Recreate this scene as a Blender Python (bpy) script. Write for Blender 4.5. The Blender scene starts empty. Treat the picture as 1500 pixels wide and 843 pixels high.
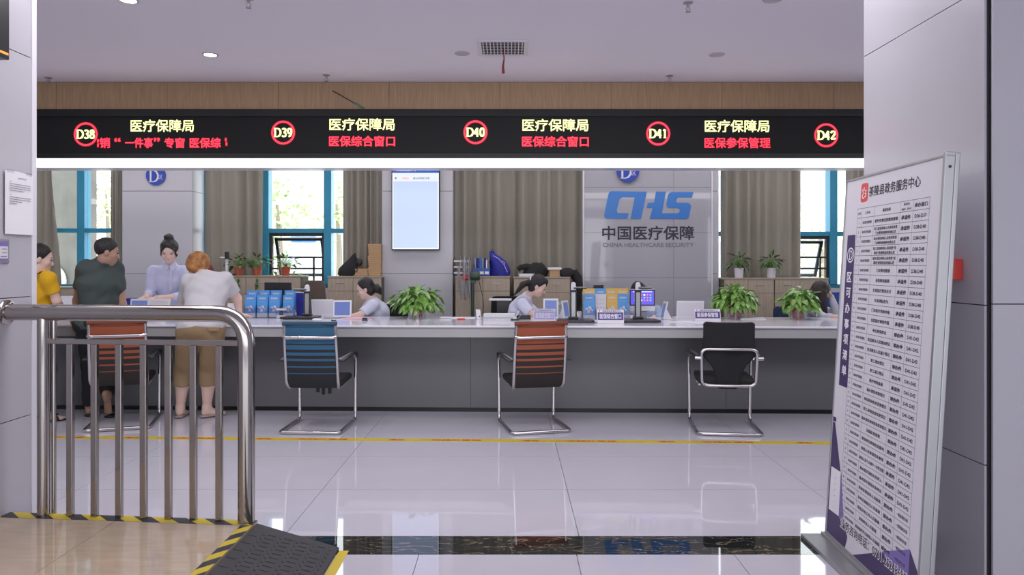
import bpy, math, random
import numpy as np
from mathutils import Vector, Matrix

SC = bpy.context.scene
COL = SC.collection
R = math.radians
# ------------------------------------------------------------------ camera
FPX, CX, CY, CH = 1050.0, 747.0, 386.0, 1.48
cd = bpy.data.cameras.new('camera'); cam = bpy.data.objects.new('camera', cd); COL.objects.link(cam)
cd.sensor_width = 36; cd.lens = FPX / 1500 * 36
cd.shift_x = (750 - CX) / 1500; cd.shift_y = -(421.5 - CY) / 1500
cam.location = (0, 0, CH); cam.rotation_euler = (R(90), 0, 0)
SC.camera = cam
# ------------------------------------------------------------------ sky and lights
w = bpy.data.worlds.new('sky'); SC.world = w; w.use_nodes = True
bg = w.node_tree.nodes['Background']; bg.inputs[0].default_value = (0.93, 0.97, 1, 1); bg.inputs[1].default_value = 5.5

def area(name, loc, rot, sx, sy, power, col=(1, .97, 1)):
    l = bpy.data.lights.new(name, 'AREA'); l.shape = 'RECTANGLE'; l.size = sx; l.size_y = sy
    l.energy = power; l.color = col
    o = bpy.data.objects.new(name, l); COL.objects.link(o); o.location = loc; o.rotation_euler = rot
    return o
LC = (1, .955, 1)
area('hall_ceiling_light', (0, 4.2, 3.31), (0, 0, 0), 12, 1.3, 190, LC)
area('hall_rear_light', (0, -2.6, 3.28), (0, 0, 0), 8, 4, 90, LC)
area('hall_rear_fill', (0, -5.9, 1.6), (R(90), 0, 0), 14, 2.8, 285, (.95, .97, 1))  # added fill panel behind the camera, no real window; evens out hall and ceiling
area('staff_ceiling_light', (-0.5, 8.5, 3.31), (0, 0, 0), 12, .8, 88, LC)
SC.view_settings.view_transform = 'Standard'; SC.view_settings.look = 'None'
SC.view_settings.gamma = 1; SC.view_settings.use_curve_mapping = False
SC.view_settings.exposure = 0.0

# ------------------------------------------------------------------ helpers
def P(x, y, Y): return Vector(((x - CX) * Y / FPX, Y, CH - (y - CY) * Y / FPX))
def F(x, y, z=0.0):
    Y = FPX * (CH - z) / (y - CY); return Vector(((x - CX) * Y / FPX, Y, z))

def mat(name, col, rough=.5, metal=0., spec=.5, emit=None, es=0., noise=0., nscale=20., nstretch=(1, 1, 1), bump=0., trans=0., coat=0., alpha=1., col2=None, sheen=0.):
    m = bpy.data.materials.new(name); m.use_nodes = True
    nt = m.node_tree; b = nt.nodes['Principled BSDF']
    c = (*col, 1)
    b.inputs['Base Color'].default_value = c
    b.inputs['Roughness'].default_value = rough; b.inputs['Metallic'].default_value = metal
    b.inputs['Specular IOR Level'].default_value = spec
    b.inputs['Transmission Weight'].default_value = trans
    b.inputs['Coat Weight'].default_value = coat; b.inputs['Alpha'].default_value = alpha
    b.inputs['Sheen Weight'].default_value = sheen
    if emit: b.inputs['Emission Color'].default_value = (*emit, 1); b.inputs['Emission Strength'].default_value = es
    if noise or bump or col2:
        tc = nt.nodes.new('ShaderNodeTexCoord'); mp = nt.nodes.new('ShaderNodeMapping'); no = nt.nodes.new('ShaderNodeTexNoise')
        mp.inputs['Scale'].default_value = nstretch; no.inputs['Scale'].default_value = nscale; no.inputs['Detail'].default_value = 3
        nt.links.new(tc.outputs['Object'], mp.inputs[0]); nt.links.new(mp.outputs[0], no.inputs['Vector'])
        if noise or col2:
            mx = nt.nodes.new('ShaderNodeMix'); mx.data_type = 'RGBA'
            mx.inputs['A'].default_value = c if col2 else (*[v * (1 - noise) for v in col], 1)
            mx.inputs['B'].default_value = (*(col2 if col2 else [min(1, v * (1 + noise)) for v in col]), 1)
            rp = nt.nodes.new('ShaderNodeMapRange'); rp.inputs[1].default_value = .3; rp.inputs[2].default_value = .7
            nt.links.new(no.outputs[0], rp.inputs[0]); nt.links.new(rp.outputs[0], mx.inputs['Factor'])
            nt.links.new(mx.outputs['Result'], b.inputs['Base Color'])
        if bump:
            bn = nt.nodes.new('ShaderNodeBump'); bn.inputs['Strength'].default_value = bump; bn.inputs['Distance'].default_value = .01
            nt.links.new(no.outputs[0], bn.inputs['Height']); nt.links.new(bn.outputs[0], b.inputs['Normal'])
    return m

def stripes(name, axis, stops, base_rough=.7, lo=0., hi=1., diag=0.):
    """constant colour bands along one object axis (a flat woven or printed pattern)"""
    m = bpy.data.materials.new(name); m.use_nodes = True; nt = m.node_tree; b = nt.nodes['Principled BSDF']
    tc = nt.nodes.new('ShaderNodeTexCoord'); sp = nt.nodes.new('ShaderNodeSeparateXYZ'); mr = nt.nodes.new('ShaderNodeMapRange')
    cr = nt.nodes.new('ShaderNodeValToRGB'); cr.color_ramp.interpolation = 'CONSTANT'
    nt.links.new(tc.outputs['Object'], sp.inputs[0])
    mr.inputs[1].default_value = lo; mr.inputs[2].default_value = hi
    nt.links.new(sp.outputs[axis], mr.inputs[0]); nt.links.new(mr.outputs[0], cr.inputs[0])
    el = cr.color_ramp.elements
    while len(el) > 1: el.remove(el[0])
    el[0].position = stops[0][0]; el[0].color = (*stops[0][1], 1)
    for p_, c_ in stops[1:]:
        e = el.new(p_); e.color = (*c_, 1)
    nt.links.new(cr.outputs[0], b.inputs['Base Color']); b.inputs['Roughness'].default_value = base_rough
    return m

def hazard(name, ax, ay, period, c1, c2):
    m = bpy.data.materials.new(name); m.use_nodes = True; nt = m.node_tree; b = nt.nodes['Principled BSDF']
    tc = nt.nodes.new('ShaderNodeTexCoord'); sp = nt.nodes.new('ShaderNodeSeparateXYZ')
    a1 = nt.nodes.new('ShaderNodeMath'); a1.operation = 'MULTIPLY'; a1.inputs[1].default_value = ax / period
    a2 = nt.nodes.new('ShaderNodeMath'); a2.operation = 'MULTIPLY_ADD'; a2.inputs[1].default_value = ay / period
    fr = nt.nodes.new('ShaderNodeMath'); fr.operation = 'FRACT'
    gt = nt.nodes.new('ShaderNodeMath'); gt.operation = 'GREATER_THAN'; gt.inputs[1].default_value = .5
    mx = nt.nodes.new('ShaderNodeMix'); mx.data_type = 'RGBA'; mx.inputs['A'].default_value = (*c1, 1); mx.inputs['B'].default_value = (*c2, 1)
    L = nt.links.new
    L(tc.outputs['Object'], sp.inputs[0]); L(sp.outputs[0], a1.inputs[0]); L(sp.outputs[1], a2.inputs[0]); L(a1.outputs[0], a2.inputs[2])
    L(a2.outputs[0], fr.inputs[0]); L(fr.outputs[0], gt.inputs[0]); L(gt.outputs[0], mx.inputs['Factor']); L(mx.outputs['Result'], b.inputs['Base Color'])
    b.inputs['Roughness'].default_value = .45
    return m

def fillet(pts, r, n=5, closed=False):
    pts = [Vector(p) for p in pts]; out = []; N = len(pts)
    for i, p in enumerate(pts):
        if not closed and i in (0, N - 1): out.append(p); continue
        a, b = pts[i - 1], pts[(i + 1) % N]
        da, db = (a - p), (b - p); rr = min(r, da.length * .49, db.length * .49)
        s, e = p + da.normalized() * rr, p + db.normalized() * rr
        for k in range(n + 1):
            t = k / n; out.append(s * (1 - t) ** 2 + p * 2 * t * (1 - t) + e * t * t)
    return out

_tc = {}
def text_geo(s, bold=0.0):
    bold = 0; key = (s, bold)
    if key in _tc: return _tc[key]
    c = bpy.data.curves.new('t', 'FONT'); c.body = s; c.resolution_u = 2; c.align_x = 'LEFT'
    o = bpy.data.objects.new('t', c); COL.objects.link(o); bpy.context.view_layer.update()
    me = o.to_mesh(); vs = [tuple(v.co) for v in me.vertices]; fs = [tuple(p.vertices) for p in me.polygons]
    o.to_mesh_clear(); bpy.data.objects.remove(o); bpy.data.curves.remove(c)
    _tc[key] = (vs, fs); return _tc[key]

class MB:
    def __init__(s): s.v = []; s.f = []; s.m = []; s.mi = 0
    def add(s, vs, fs, mi=None):
        b = len(s.v); s.v += [tuple(v) for v in vs]
        for f in fs: s.f.append(tuple(i + b for i in f)); s.m.append(s.mi if mi is None else mi)
        return s
    def box(s, x0, x1, y0, y1, z0, z1, M=None, mi=None):
        v = [Vector((x, y, z)) for z in (z0, z1) for y in (y0, y1) for x in (x0, x1)]
        if M is not None: v = [M @ p for p in v]
        return s.add(v, [(0, 2, 3, 1), (4, 5, 7, 6), (0, 1, 5, 4), (2, 6, 7, 3), (0, 4, 6, 2), (1, 3, 7, 5)], mi)
    def tube(s, pts, r, n=10, closed=False, mi=None, flat=1.0):
        pts = [Vector(p) for p in pts]; N = len(pts); rr = r if isinstance(r, (list, tuple)) else [r] * N
        vs = []; up = None
        for i, p in enumerate(pts):
            if closed: d = pts[(i + 1) % N] - pts[i - 1]
            else: d = pts[min(i + 1, N - 1)] - pts[max(i - 1, 0)]
            if d.length < 1e-9: d = Vector((0, 0, 1))
            d.normalize()
            if up is None:
                up = Vector((0, 0, 1)) if abs(d.z) < .9 else Vector((0, 1, 0))
            a = d.cross(up)
            if a.length < 1e-6: a = d.orthogonal()
            a.normalize(); up = a.cross(d).normalized()
            for k in range(n):
                t = 2 * math.pi * k / n + math.pi / n
                vs.append(p + a * (math.cos(t) * rr[i]) + up * (math.sin(t) * rr[i] * flat))
        fs = []
        for i in range(N if closed else N - 1):
            j = (i + 1) % N
            for k in range(n): fs.append((i * n + k, i * n + (k + 1) % n, j * n + (k + 1) % n, j * n + k))
        if not closed: fs += [tuple(range(n))[::-1], tuple(range((N - 1) * n, N * n))]
        return s.add(vs, fs, mi)
    def cyl(s, a, b, r, r2=None, n=16, mi=None): return s.tube([a, b], [r, r if r2 is None else r2], n, mi=mi)
    def lathe(s, prof, c=(0, 0, 0), n=20, mi=None, caps=True):
        vs = [(c[0] + r * math.cos(2 * math.pi * k / n), c[1] + r * math.sin(2 * math.pi * k / n), c[2] + z) for r, z in prof for k in range(n)]
        fs = [(i * n + k, i * n + (k + 1) % n, (i + 1) * n + (k + 1) % n, (i + 1) * n + k) for i in range(len(prof) - 1) for k in range(n)]
        if caps: fs += [tuple(range(n))[::-1], tuple(range((len(prof) - 1) * n, len(prof) * n))]
        return s.add(vs, fs, mi)
    def ball(s, c, rx, ry=None, rz=None, n=12, mi=None):
        ry = rx if ry is None else ry; rz = rx if rz is None else rz; m = max(6, n // 2 + 2); c = Vector(c)
        vs = [c + Vector((0, 0, -rz))]
        for i in range(1, m):
            a = math.pi * i / m - math.pi / 2
            vs += [c + Vector((rx * math.cos(a) * math.cos(2 * math.pi * k / n), ry * math.cos(a) * math.sin(2 * math.pi * k / n), rz * math.sin(a))) for k in range(n)]
        vs.append(c + Vector((0, 0, rz))); T = len(vs) - 1
        fs = [(0, 1 + (k + 1) % n, 1 + k) for k in range(n)]
        for i in range(m - 2): fs += [(1 + i * n + k, 1 + i * n + (k + 1) % n, 1 + (i + 1) * n + (k + 1) % n, 1 + (i + 1) * n + k) for k in range(n)]
        fs += [(T, 1 + (m - 2) * n + k, 1 + (m - 2) * n + (k + 1) % n) for k in range(n)]
        return s.add(vs, fs, mi)
    def prism(s, poly, fn, d0, d1, mi=None):
        """poly: 2D outline; fn(u, v, d) -> 3D; solid between depth d0 and d1"""
        n = len(poly); vs = [fn(u, v, d0) for u, v in poly] + [fn(u, v, d1) for u, v in poly]
        fs = [tuple(range(n)), tuple(range(2 * n - 1, n - 1, -1))] + [(i, i + n, (i + 1) % n + n, (i + 1) % n) for i in range(n)]
        return s.add(vs, fs, mi)
    def ribbon(s, pts, wd, o, ux, uy, mi=None):
        """pen stroke in a plane: thick verticals, thin horizontals"""
        vs = []; pts = [Vector(p) for p in pts]
        for i, p in enumerate(pts):
            d = (pts[min(i + 1, len(pts) - 1)] - pts[max(0, i - 1)]).normalized()
            wv = (wd[0] * abs(d.y) + wd[1] * abs(d.x)) * .5; nn = Vector((-d.y, d.x))
            for sg in (1, -1):
                q = p + nn * wv * sg; vs.append(o + ux * q.x + uy * q.y)
        return s.add(vs, [(2 * i, 2 * i + 1, 2 * i + 3, 2 * i + 2) for i in range(len(pts) - 1)], mi)
    def text(s, t, o, ux, uy, height, width=None, bold=0., mi=None, align='c'):
        """printed letters: o = centre (or left middle) of the line, height = height of a capital or an ideograph"""
        vs, fs = text_geo(t, bold)
        if not vs: return s
        x0 = min(v[0] for v in vs); x1 = max(v[0] for v in vs); y0 = min(v[1] for v in vs); y1 = max(v[1] for v in vs)
        k = height / (y1 - y0); kx = k if width is None else width / (x1 - x0)
        cx = (x0 + x1) / 2 if align == 'c' else x0; cy = (y0 + y1) / 2
        o = Vector(o); ux = Vector(ux); uy = Vector(uy)
        nz = ux.cross(uy); sh = [(0, 0)] if bold <= 0 else [(-bold, -bold), (bold, -bold), (bold, bold), (-bold, bold)]
        for j, (dx, dy) in enumerate(sh): s.add([o + nz * (j * 4e-5) + ux * ((v[0] + dx * .8 - cx) * kx) + uy * ((v[1] + dy * .8 - cy) * k) for v in vs], fs, mi)
        return s
    def mesh(s, name, mats, smooth=None):
        me = bpy.data.meshes.new(name); me.from_pydata(s.v, [], s.f)
        for m in (mats if isinstance(mats, (list, tuple)) else [mats]): me.materials.append(m)
        me.polygons.foreach_set('material_index', s.m)
        if smooth:
            me.polygons.foreach_set('use_smooth', [True] * len(s.f)); me.set_sharp_from_angle(angle=R(smooth))
        me.update(); return me

def link(name, me, parent=None):
    o = bpy.data.objects.new(name, me); COL.objects.link(o)
    if parent is not None: o.parent = parent
    return o
def ob(name, mb, mats, parent=None, smooth=None, bev=0, kind=None, label=None):
    o = link(name, mb.mesh(name, mats, smooth), parent)
    if bev:
        b = o.modifiers.new('bevel', 'BEVEL'); b.width = bev; b.segments = 2; b.limit_method = 'ANGLE'; b.angle_limit = R(40)
    if kind: o['kind'] = kind
    if label: o['label'] = label
    return o
def tag(o, label, cat, group=None):
    o['label'] = label; o['category'] = cat
    if group: o['group'] = group
    return o
def thing(name, label, cat, loc=(0, 0, 0), rz=0., group=None):
    o = bpy.data.objects.new(name, None); o.empty_display_size = .1; COL.objects.link(o)
    o.location = loc; o.rotation_euler = (0, 0, rz); return tag(o, label, cat, group)
def copy_tree(src, parent=None, label=None, loc=None, rz=None):
    c = src.copy(); COL.objects.link(c); c.parent = parent
    if label: c['label'] = label
    if loc is not None: c.location = loc
    if rz is not None: c.rotation_euler = (0, 0, rz)
    for ch in [k for k in bpy.data.objects if k.parent == src]: copy_tree(ch, c)
    return c
X3, Y3, Z3 = Vector((1, 0, 0)), Vector((0, 1, 0)), Vector((0, 0, 1))

# ------------------------------------------------------------------ materials
M = {}
def dm(k, *a, **kw): M[k] = mat(k, *a, **kw)
dm('tile', (.53, .52, .585), .035, spec=.5, noise=.02, nscale=3)
dm('grout', (.30, .29, .32), .6)
dm('granite', (.012, .016, .015), .02, spec=.55)
dm('ceiling', (.80, .765, .84), .9, bump=.05, nscale=60)
dm('panel', (.47, .46, .505), .22, spec=.5, noise=.015, nscale=3)
dm('panel_plain', (.50, .50, .545), .28, spec=.5)
dm('gap', (.03, .03, .035), .6)
dm('trim', (.72, .71, .76), .3)
dm('wood', (.40, .262, .145), .5, noise=.14, nscale=9, nstretch=(9, 9, .5))
dm('wall', (.62, .61, .65), .7)
dm('desk_top', (.80, .79, .87), .08, spec=.5)
dm('desk_front', (.125, .127, .135), .35, noise=.04, nscale=200)
dm('desk_edge', (.40, .40, .41), .3)
dm('black', (.012, .012, .013), .45)
dm('kick', (.006, .006, .006), .4)
dm('black_fabric', (.012, .012, .014), .85, bump=.3, nscale=300)
dm('chrome', (.62, .61, .61), .12, metal=1)
dm('steel', (.40, .375, .355), .10, metal=1, bump=.02, nscale=6)
dm('alu', (.42, .43, .44), .42, metal=.8)
dm('white_plastic', (.78, .78, .82), .35)
dm('grey_plastic', (.30, .30, .32), .4)
dm('dark_plastic', (.02, .02, .023), .35)
dm('led_black', (.009, .009, .010), .5, spec=.25)
dm('led_trim', (.012, .013, .014), .3, spec=.3)
dm('led_red', (.1, 0, 0), .5, emit=(1, .035, .07), es=2.2)
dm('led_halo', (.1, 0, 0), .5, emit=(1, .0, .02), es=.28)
dm('led_yellow', (.1, .1, 0), .5, emit=(1, 1, .42), es=1.8)
dm('strip', (.9, .9, .9), .4, emit=(1, .99, 1), es=3.0)
dm('lamp', (.9, .9, .9), .4, emit=(1, .98, .95), es=8)
dm('lamp_off', (.48, .45, .50), .5)
dm('curtain', (.27, .25, .21), .9, noise=.05, nscale=4, nstretch=(3, 3, .2), sheen=.2)
dm('blue_frame', (.03, .26, .42), .35)
dm('blue_frame_lit', (.10, .42, .62), .35)
dm('dark_frame', (.02, .022, .025), .4)
dm('cab_wood', (.42, .35, .27), .5, noise=.10, nscale=6, nstretch=(6, 6, .8))
dm('cab_top', (.36, .31, .25), .5)
dm('cab_gap', (.10, .085, .07), .7)
dm('logo_blue', (.05, .20, .58), .3)
dm('deep_blue', (.03, .07, .40), .4)
dm('ink', (.035, .03, .05), .6)
dm('ink_grey', (.20, .19, .23), .6)
dm('print_white', (.68, .66, .71), .45)
dm('purple', (.055, .035, .12), .45)
dm('violet', (.20, .15, .42), .45)
dm('violet_l', (.42, .38, .66), .45)
dm('red', (.55, .03, .03), .4); dm('ribbon_red', (.22, .012, .02), .5)
dm('red_s', (.68, .06, .05), .4)
dm('paper', (.80, .79, .83), .6)
dm('plat_tile', (.50, .40, .29), .04, spec=.5, noise=.07, nscale=7, nstretch=(1, 4, 1))
dm('rubber', (.045, .045, .050), .6, bump=.08, nscale=90)
dm('tape', (.62, .46, .02), .4)
dm('tape_red', (.55, .08, .03), .5)
dm('leaf', (.11, .32, .04), .28, col2=(.34, .55, .14), nscale=30)
dm('leaf_d', (.03, .09, .025), .4, col2=(.07, .17, .04), nscale=25)
dm('stem', (.14, .26, .06), .5)
dm('pot_red', (.50, .10, .05), .45)
dm('pot_white', (.74, .73, .78), .35)
dm('soil', (.05, .035, .025), .95)
dm('card', (.46, .30, .16), .75)
dm('blue_plastic', (.03, .09, .38), .4)
dm('blue_cloth', (.02, .025, .28), .7, bump=.2, nscale=80)
dm('green_fan', (.04, .07, .05), .35)
dm('mesh_brown', (.13, .095, .075), .8)
dm('leaflet_blue', (.10, .36, .78), .4)
dm('leaflet_deep', (.05, .22, .62), .4)
dm('leaflet_yellow', (.72, .46, .10), .4)
dm('orange', (.8, .25, .03), .4, emit=(1, .3, .05), es=1.0)
dm('pink', (.78, .45, .55), .5)
dm('screen_blue', (.05, .08, .3), .2, emit=(.25, .32, .62), es=.38)
dm('aio_blue', (.02, .02, .3), .2, emit=(.16, .15, .85), es=.8)
dm('tv_pale', (.1, .1, .15), .2, emit=(.56, .68, 1.0), es=.95)
dm('tv_head', (.02, .05, .25), .2, emit=(.03, .10, .42), es=.8)
dm('tv_bar', (.1, .1, .15), .2, emit=(.80, .84, .95), es=1.0)
dm('tv_edge', (.1, .1, .15), .2, emit=(1, 1, 1), es=1.15)
dm('skin', (.74, .52, .44), .5); dm('skin_d', (.42, .25, .175), .55); dm('lip', (.50, .12, .11), .45)
dm('hair', (.012, .010, .010), .45, bump=.5, nscale=60, nstretch=(4, 4, .6))
dm('hair_br', (.025, .014, .012), .45, bump=.5, nscale=60, nstretch=(4, 4, .6))
dm('hair_red', (.36, .155, .045), .6, noise=.35, nscale=28, bump=.7)
def glassy(name, tint=(1, 1, 1), gl=.06, rough=.0):
    m = bpy.data.materials.new(name); m.use_nodes = True; nt = m.node_tree; nt.nodes.clear()
    o = nt.nodes.new('ShaderNodeOutputMaterial'); mx = nt.nodes.new('ShaderNodeMixShader'); t = nt.nodes.new('ShaderNodeBsdfTransparent')
    g = nt.nodes.new('ShaderNodeBsdfGlossy'); t.inputs[0].default_value = (*tint, 1); g.inputs['Roughness'].default_value = rough
    mx.inputs[0].default_value = gl; nt.links.new(t.outputs[0], mx.inputs[1]); nt.links.new(g.outputs[0], mx.inputs[2]); nt.links.new(mx.outputs[0], o.inputs[0])
    M[name] = m
glassy('glass', (.96, .98, .98)); glassy('acrylic', (.93, .94, .97), .10, .05)

def veins():
    m = M['granite']; nt = m.node_tree; b = nt.nodes['Principled BSDF']
    tc = nt.nodes.new('ShaderNodeTexCoord'); mp = nt.nodes.new('ShaderNodeMapping'); mp.inputs['Scale'].default_value = (1.2, 4, 1); mp.inputs['Rotation'].default_value = (0, 0, .35)
    no = nt.nodes.new('ShaderNodeTexNoise'); no.inputs['Scale'].default_value = 3.2; no.inputs['Detail'].default_value = 7; no.inputs['Distortion'].default_value = 1.2
    cr = nt.nodes.new('ShaderNodeValToRGB'); e = cr.color_ramp.elements
    e[0].position = .485; e[0].color = (.012, .016, .015, 1); e[1].position = .5; e[1].color = (.30, .22, .15, 1)
    x = e.new(.512); x.color = (.012, .016, .015, 1)
    L = nt.links.new; L(tc.outputs['Object'], mp.inputs[0]); L(mp.outputs[0], no.inputs['Vector']); L(no.outputs[0], cr.inputs[0]); L(cr.outputs[0], b.inputs['Base Color'])
veins()
# ================================================================== the setting
ZC = 3.33
def struct(name, mb, m, parent=None, **kw):
    o = ob(name, mb, m, parent, **kw)
    if parent is None: o['kind'] = 'structure'
    return o
# ---- floor: grout bed, big polished tiles, dark granite threshold
XL, XR, YB = -8.0, 8.0, 9.75
fl = struct('floor', MB().box(XL, XR, -6, YB, -.15, -.010), M['grout'])
struct('floor_rear_slab', MB().box(XL, XR, -6, 2.036, -.0095, 0), M['tile'], fl)
def tile_row(y0, y1, xoff, step, name, m, g=.0018):
    k0 = math.ceil((XL - xoff) / step) - 1; i = k0
    while xoff + i * step < XR:
        a = max(XL, xoff + i * step); b = min(XR, xoff + (i + 1) * step)
        if b - a > .05: struct(name, MB().box(a + g, b - g, y0 + g, y1 - g, -.0095, 0), m, fl)
        i += 1
for k in range(2): tile_row(2.04 + k * .8, 2.84 + k * .8, -.462, .8, 'floor_tile', M['tile'])
tile_row(3.64, 3.885, .01, 1.25, 'granite_slab', M['granite'])
yy = 3.885
while yy < YB:
    tile_row(yy, min(YB, yy + .8), .374, 1.6, 'floor_tile', M['tile']); yy += .8
# ---- ceiling and outer walls
struct('ceiling', MB().box(XL, XR, -6, YB + .2, ZC, ZC + .1), M['ceiling'])
struct('wall_rear', MB().box(XL, XR, -6.1, -6, 0, ZC), M['wall'])
struct('wall_left_far', MB().box(XL - .1, XL, -6, YB, 0, ZC), M['wall'])
struct('wall_right_far', MB().box(XR, XR + .1, -6, YB, 0, ZC), M['wall'])

# ---- clad pillars at either side of the opening
def clad_pillar(name, x, sgn, y0, y1, joints, vj):
    """face at x looking towards the middle; panels stand 8 mm proud of a dark core"""
    xo = x + sgn * 1.1
    core = struct(name, MB().box(min(x + sgn * .010, xo), max(x + sgn * .010, xo), y0, y1 - .010, 0, ZC), M['gap'])
    g = .0022
    for (a, b) in vj:
        for z0, z1 in joints:
            x0, x1 = sorted((x, x + sgn * .012))
            struct('wall_panel', MB().box(x0, x1, a, b, z0 + g, z1 - g), M['panel'], core, bev=.001)
    for z0, z1 in joints:   # face turned to the counter
        x0, x1 = sorted((x + sgn * .004, xo))
        struct('wall_panel', MB().box(x0, x1, y1 - .012, y1, z0 + g, z1 - g), M['panel'], core)
    return core
JZ = [(0, .615), (.615, 1.29), (1.29, 2.655), (2.655, ZC)]
wl = clad_pillar('wall_left', -2.74, -1, .9, 4.13, JZ, [(.9, 1.95), (1.95, 2.99), (3.0, 4.118)])
struct('corner_trim', MB().box(-2.752, -2.732, 4.10, 4.14, 0, ZC), M['trim'], wl, bev=.003)
wr = clad_pillar('wall_right', 2.03, 1, 3.063, 4.12, [(0, .615), (.615, 1.30), (1.30, 2.665), (2.665, ZC)], [(3.067, 4.11)])
wf = struct('wall_right_front', MB().box(2.05, 4.2, 3.052, 3.062, 0, ZC), M['gap'])
for a, b in ((2.046, 3.05), (3.055, 4.2)):
    for z0, z1 in ((0, 1.307), (1.307, 2.665), (2.665, ZC)): struct('wall_panel', MB().box(a, b, 3.035, 3.047, z0 + .0022, z1 - .0022), M['panel'], wf, bev=.001)

# ---- wooden bulkhead over the counter, its panels with open joints
YS = 7.3
tr = struct('trim_1', MB().box(XL, XR, YS + .02, YS + .5, 2.80, ZC), M['wood'])
xs = [XL, -6.9, -5.75, -4.62, -3.49, -2.36, -1.23, -.1, 1.03, 2.16, 3.3, 4.4, 5.5, 6.7, XR]
for a, b in zip(xs, xs[1:]): struct('wood_panel', MB().box(a + .0015, b - .0015, YS, YS + .019, 2.80, ZC - .004), M['wood'], tr)

# ---- rear wall: sill wall, head wall, clad columns
YW = 9.6
wb = struct('wall_back', MB().box(XL, XR, YW, YW + .15, 0, 1.15).box(XL, XR, YW, YW + .15, 3.0, ZC), M['wall'])
def column(name, x0, x1, yf, joints):
    c = struct(name, MB().box(x0 + .008, x1 - .008, yf + .008, YW + .15, 0, ZC), M['gap'])
    g = .003
    for z0, z1 in zip(joints, joints[1:]):
        struct('wall_panel', MB().box(x0, x1, yf, yf + .012, z0 + g, z1 - g), M['panel_plain'], c)
        struct('wall_panel', MB().box(x0, x0 + .01, yf + .013, YW, z0 + g, z1 - g), M['panel_plain'], c)
        struct('wall_panel', MB().box(x1 - .01, x1, yf + .013, YW, z0 + g, z1 - g), M['panel_plain'], c)
    return c
CJ = [0, .6, 1.348, 2.41, ZC]
column('wall_column_1', -4.985, -4.09, 9.22, CJ)
column('wall_column_2', -1.643, -.737, 9.22, CJ)
column('wall_column_3', .96, 2.685, 9.22, CJ)

# ---- windows: blue frames, panes, guard bars, an open awning sash
def win(n, x0, x1, mull, trz, sashes=()):
    w_ = thing_s = bpy.data.objects.new('window_%d' % n, None); COL.objects.link(w_); w_['kind'] = 'structure'
    w_.location = ((x0 + x1) / 2, YW + .05, 1.15)
    cx = (x0 + x1) / 2
    def loc(mb): 
        mb.v = [(a - cx, b - YW - .05, c - 1.15) for a, b, c in mb.v]; return mb
    fr = MB().box(x0, x1, YW, YW + .1, 1.15, 1.20).box(x0, x1, YW, YW + .1, 2.94, 3.0)
    fr.box(x0, x0 + .05, YW, YW + .1, 1.15, 3.0).box(x1 - .05, x1, YW, YW + .1, 1.15, 3.0)
    ob('window_frame', loc(fr), M['blue_frame'], w_)
    for m_ in mull: ob('mullion', loc(MB().box(m_ - .05, m_ + .05, YW - .03, YW + .12, 1.2, 2.94)), M['blue_frame'], w_, bev=.003)
    ob('transom', loc(MB().box(x0 + .05, x1 - .05, YW - .01, YW + .1, trz - .03, trz + .03)), M['blue_frame'], w_, bev=.003)
    ed = [x0 + .05] + [q for m_ in mull for q in (m_ - .05, m_ + .05)] + [x1 - .05]
    for i in range(0, len(ed), 2):
        a, b = ed[i], ed[i + 1]
        ob('pane', loc(MB().box(a, b, YW + .045, YW + .051, trz + .03, 2.94)), M['glass'], w_)
        if i // 2 in sashes:
            sf = MB().box(a, b, YW + .01, YW + .07, trz - .07, trz - .03).box(a, b, YW + .01, YW + .07, 1.2, 1.25)
            sf.box(a, a + .035, YW + .01, YW + .07, 1.25, trz - .07).box(b - .035, b, YW + .01, YW + .07, 1.25, trz - .07)
            ob('sash_frame', loc(sf), M['dark_frame'], w_)
            T = Matrix.Translation((0, YW + .09, trz - .09)) @ Matrix.Rotation(R(24), 4, 'X') @ Matrix.Translation((0, -YW - .09, -(trz - .09)))
            L_ = trz - .09 - 1.25
            aw = MB().box(a + .04, b - .04, YW + .08, YW + .11, trz - .13, trz - .09, T).box(a + .04, b - .04, YW + .08, YW + .11, trz - .09 - L_, trz - .05 - L_, T)
            aw.box(a + .04, a + .08, YW + .08, YW + .11, trz - .09 - L_, trz - .09, T).box(b - .08, b - .04, YW + .08, YW + .11, trz - .09 - L_, trz - .09, T)
            s_ = ob('awning_sash', loc(aw), M['dark_frame'], w_)
            ob('pane', loc(MB().box(a + .08, b - .08, YW + .093, YW + .099, trz - .05 - L_, trz - .13, T)), M['glass'], s_)
            gb = MB()
            for z in (1.56, 1.41): gb.box(a + .035, b - .035, YW + .02, YW + .045, z - .011, z + .011)
            gb.box(a + (b - a) * .8 - .011, a + (b - a) * .8 + .011, YW + .02, YW + .045, 1.25, 1.56)
            ob('guard_bar', loc(gb), M['dark_frame'], w_)
        else:
            ob('pane', loc(MB().box(a, b, YW + .045, YW + .051, 1.2, trz - .03)), M['glass'], w_)
    return w_
def wx(px): return (px - CX) * YW / FPX
win(1, XL, -4.985, [wx(120), wx(20), wx(-60)], 1.92)
win(2, -4.09, -1.643, [wx(389), wx(480.5)], 1.915, (1,))
win(3, -.737, .96, [wx(755)], 1.915)
win(4, 2.685, XR, [wx(1150), wx(1220), wx(1300)], 1.875, (1,))

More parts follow.
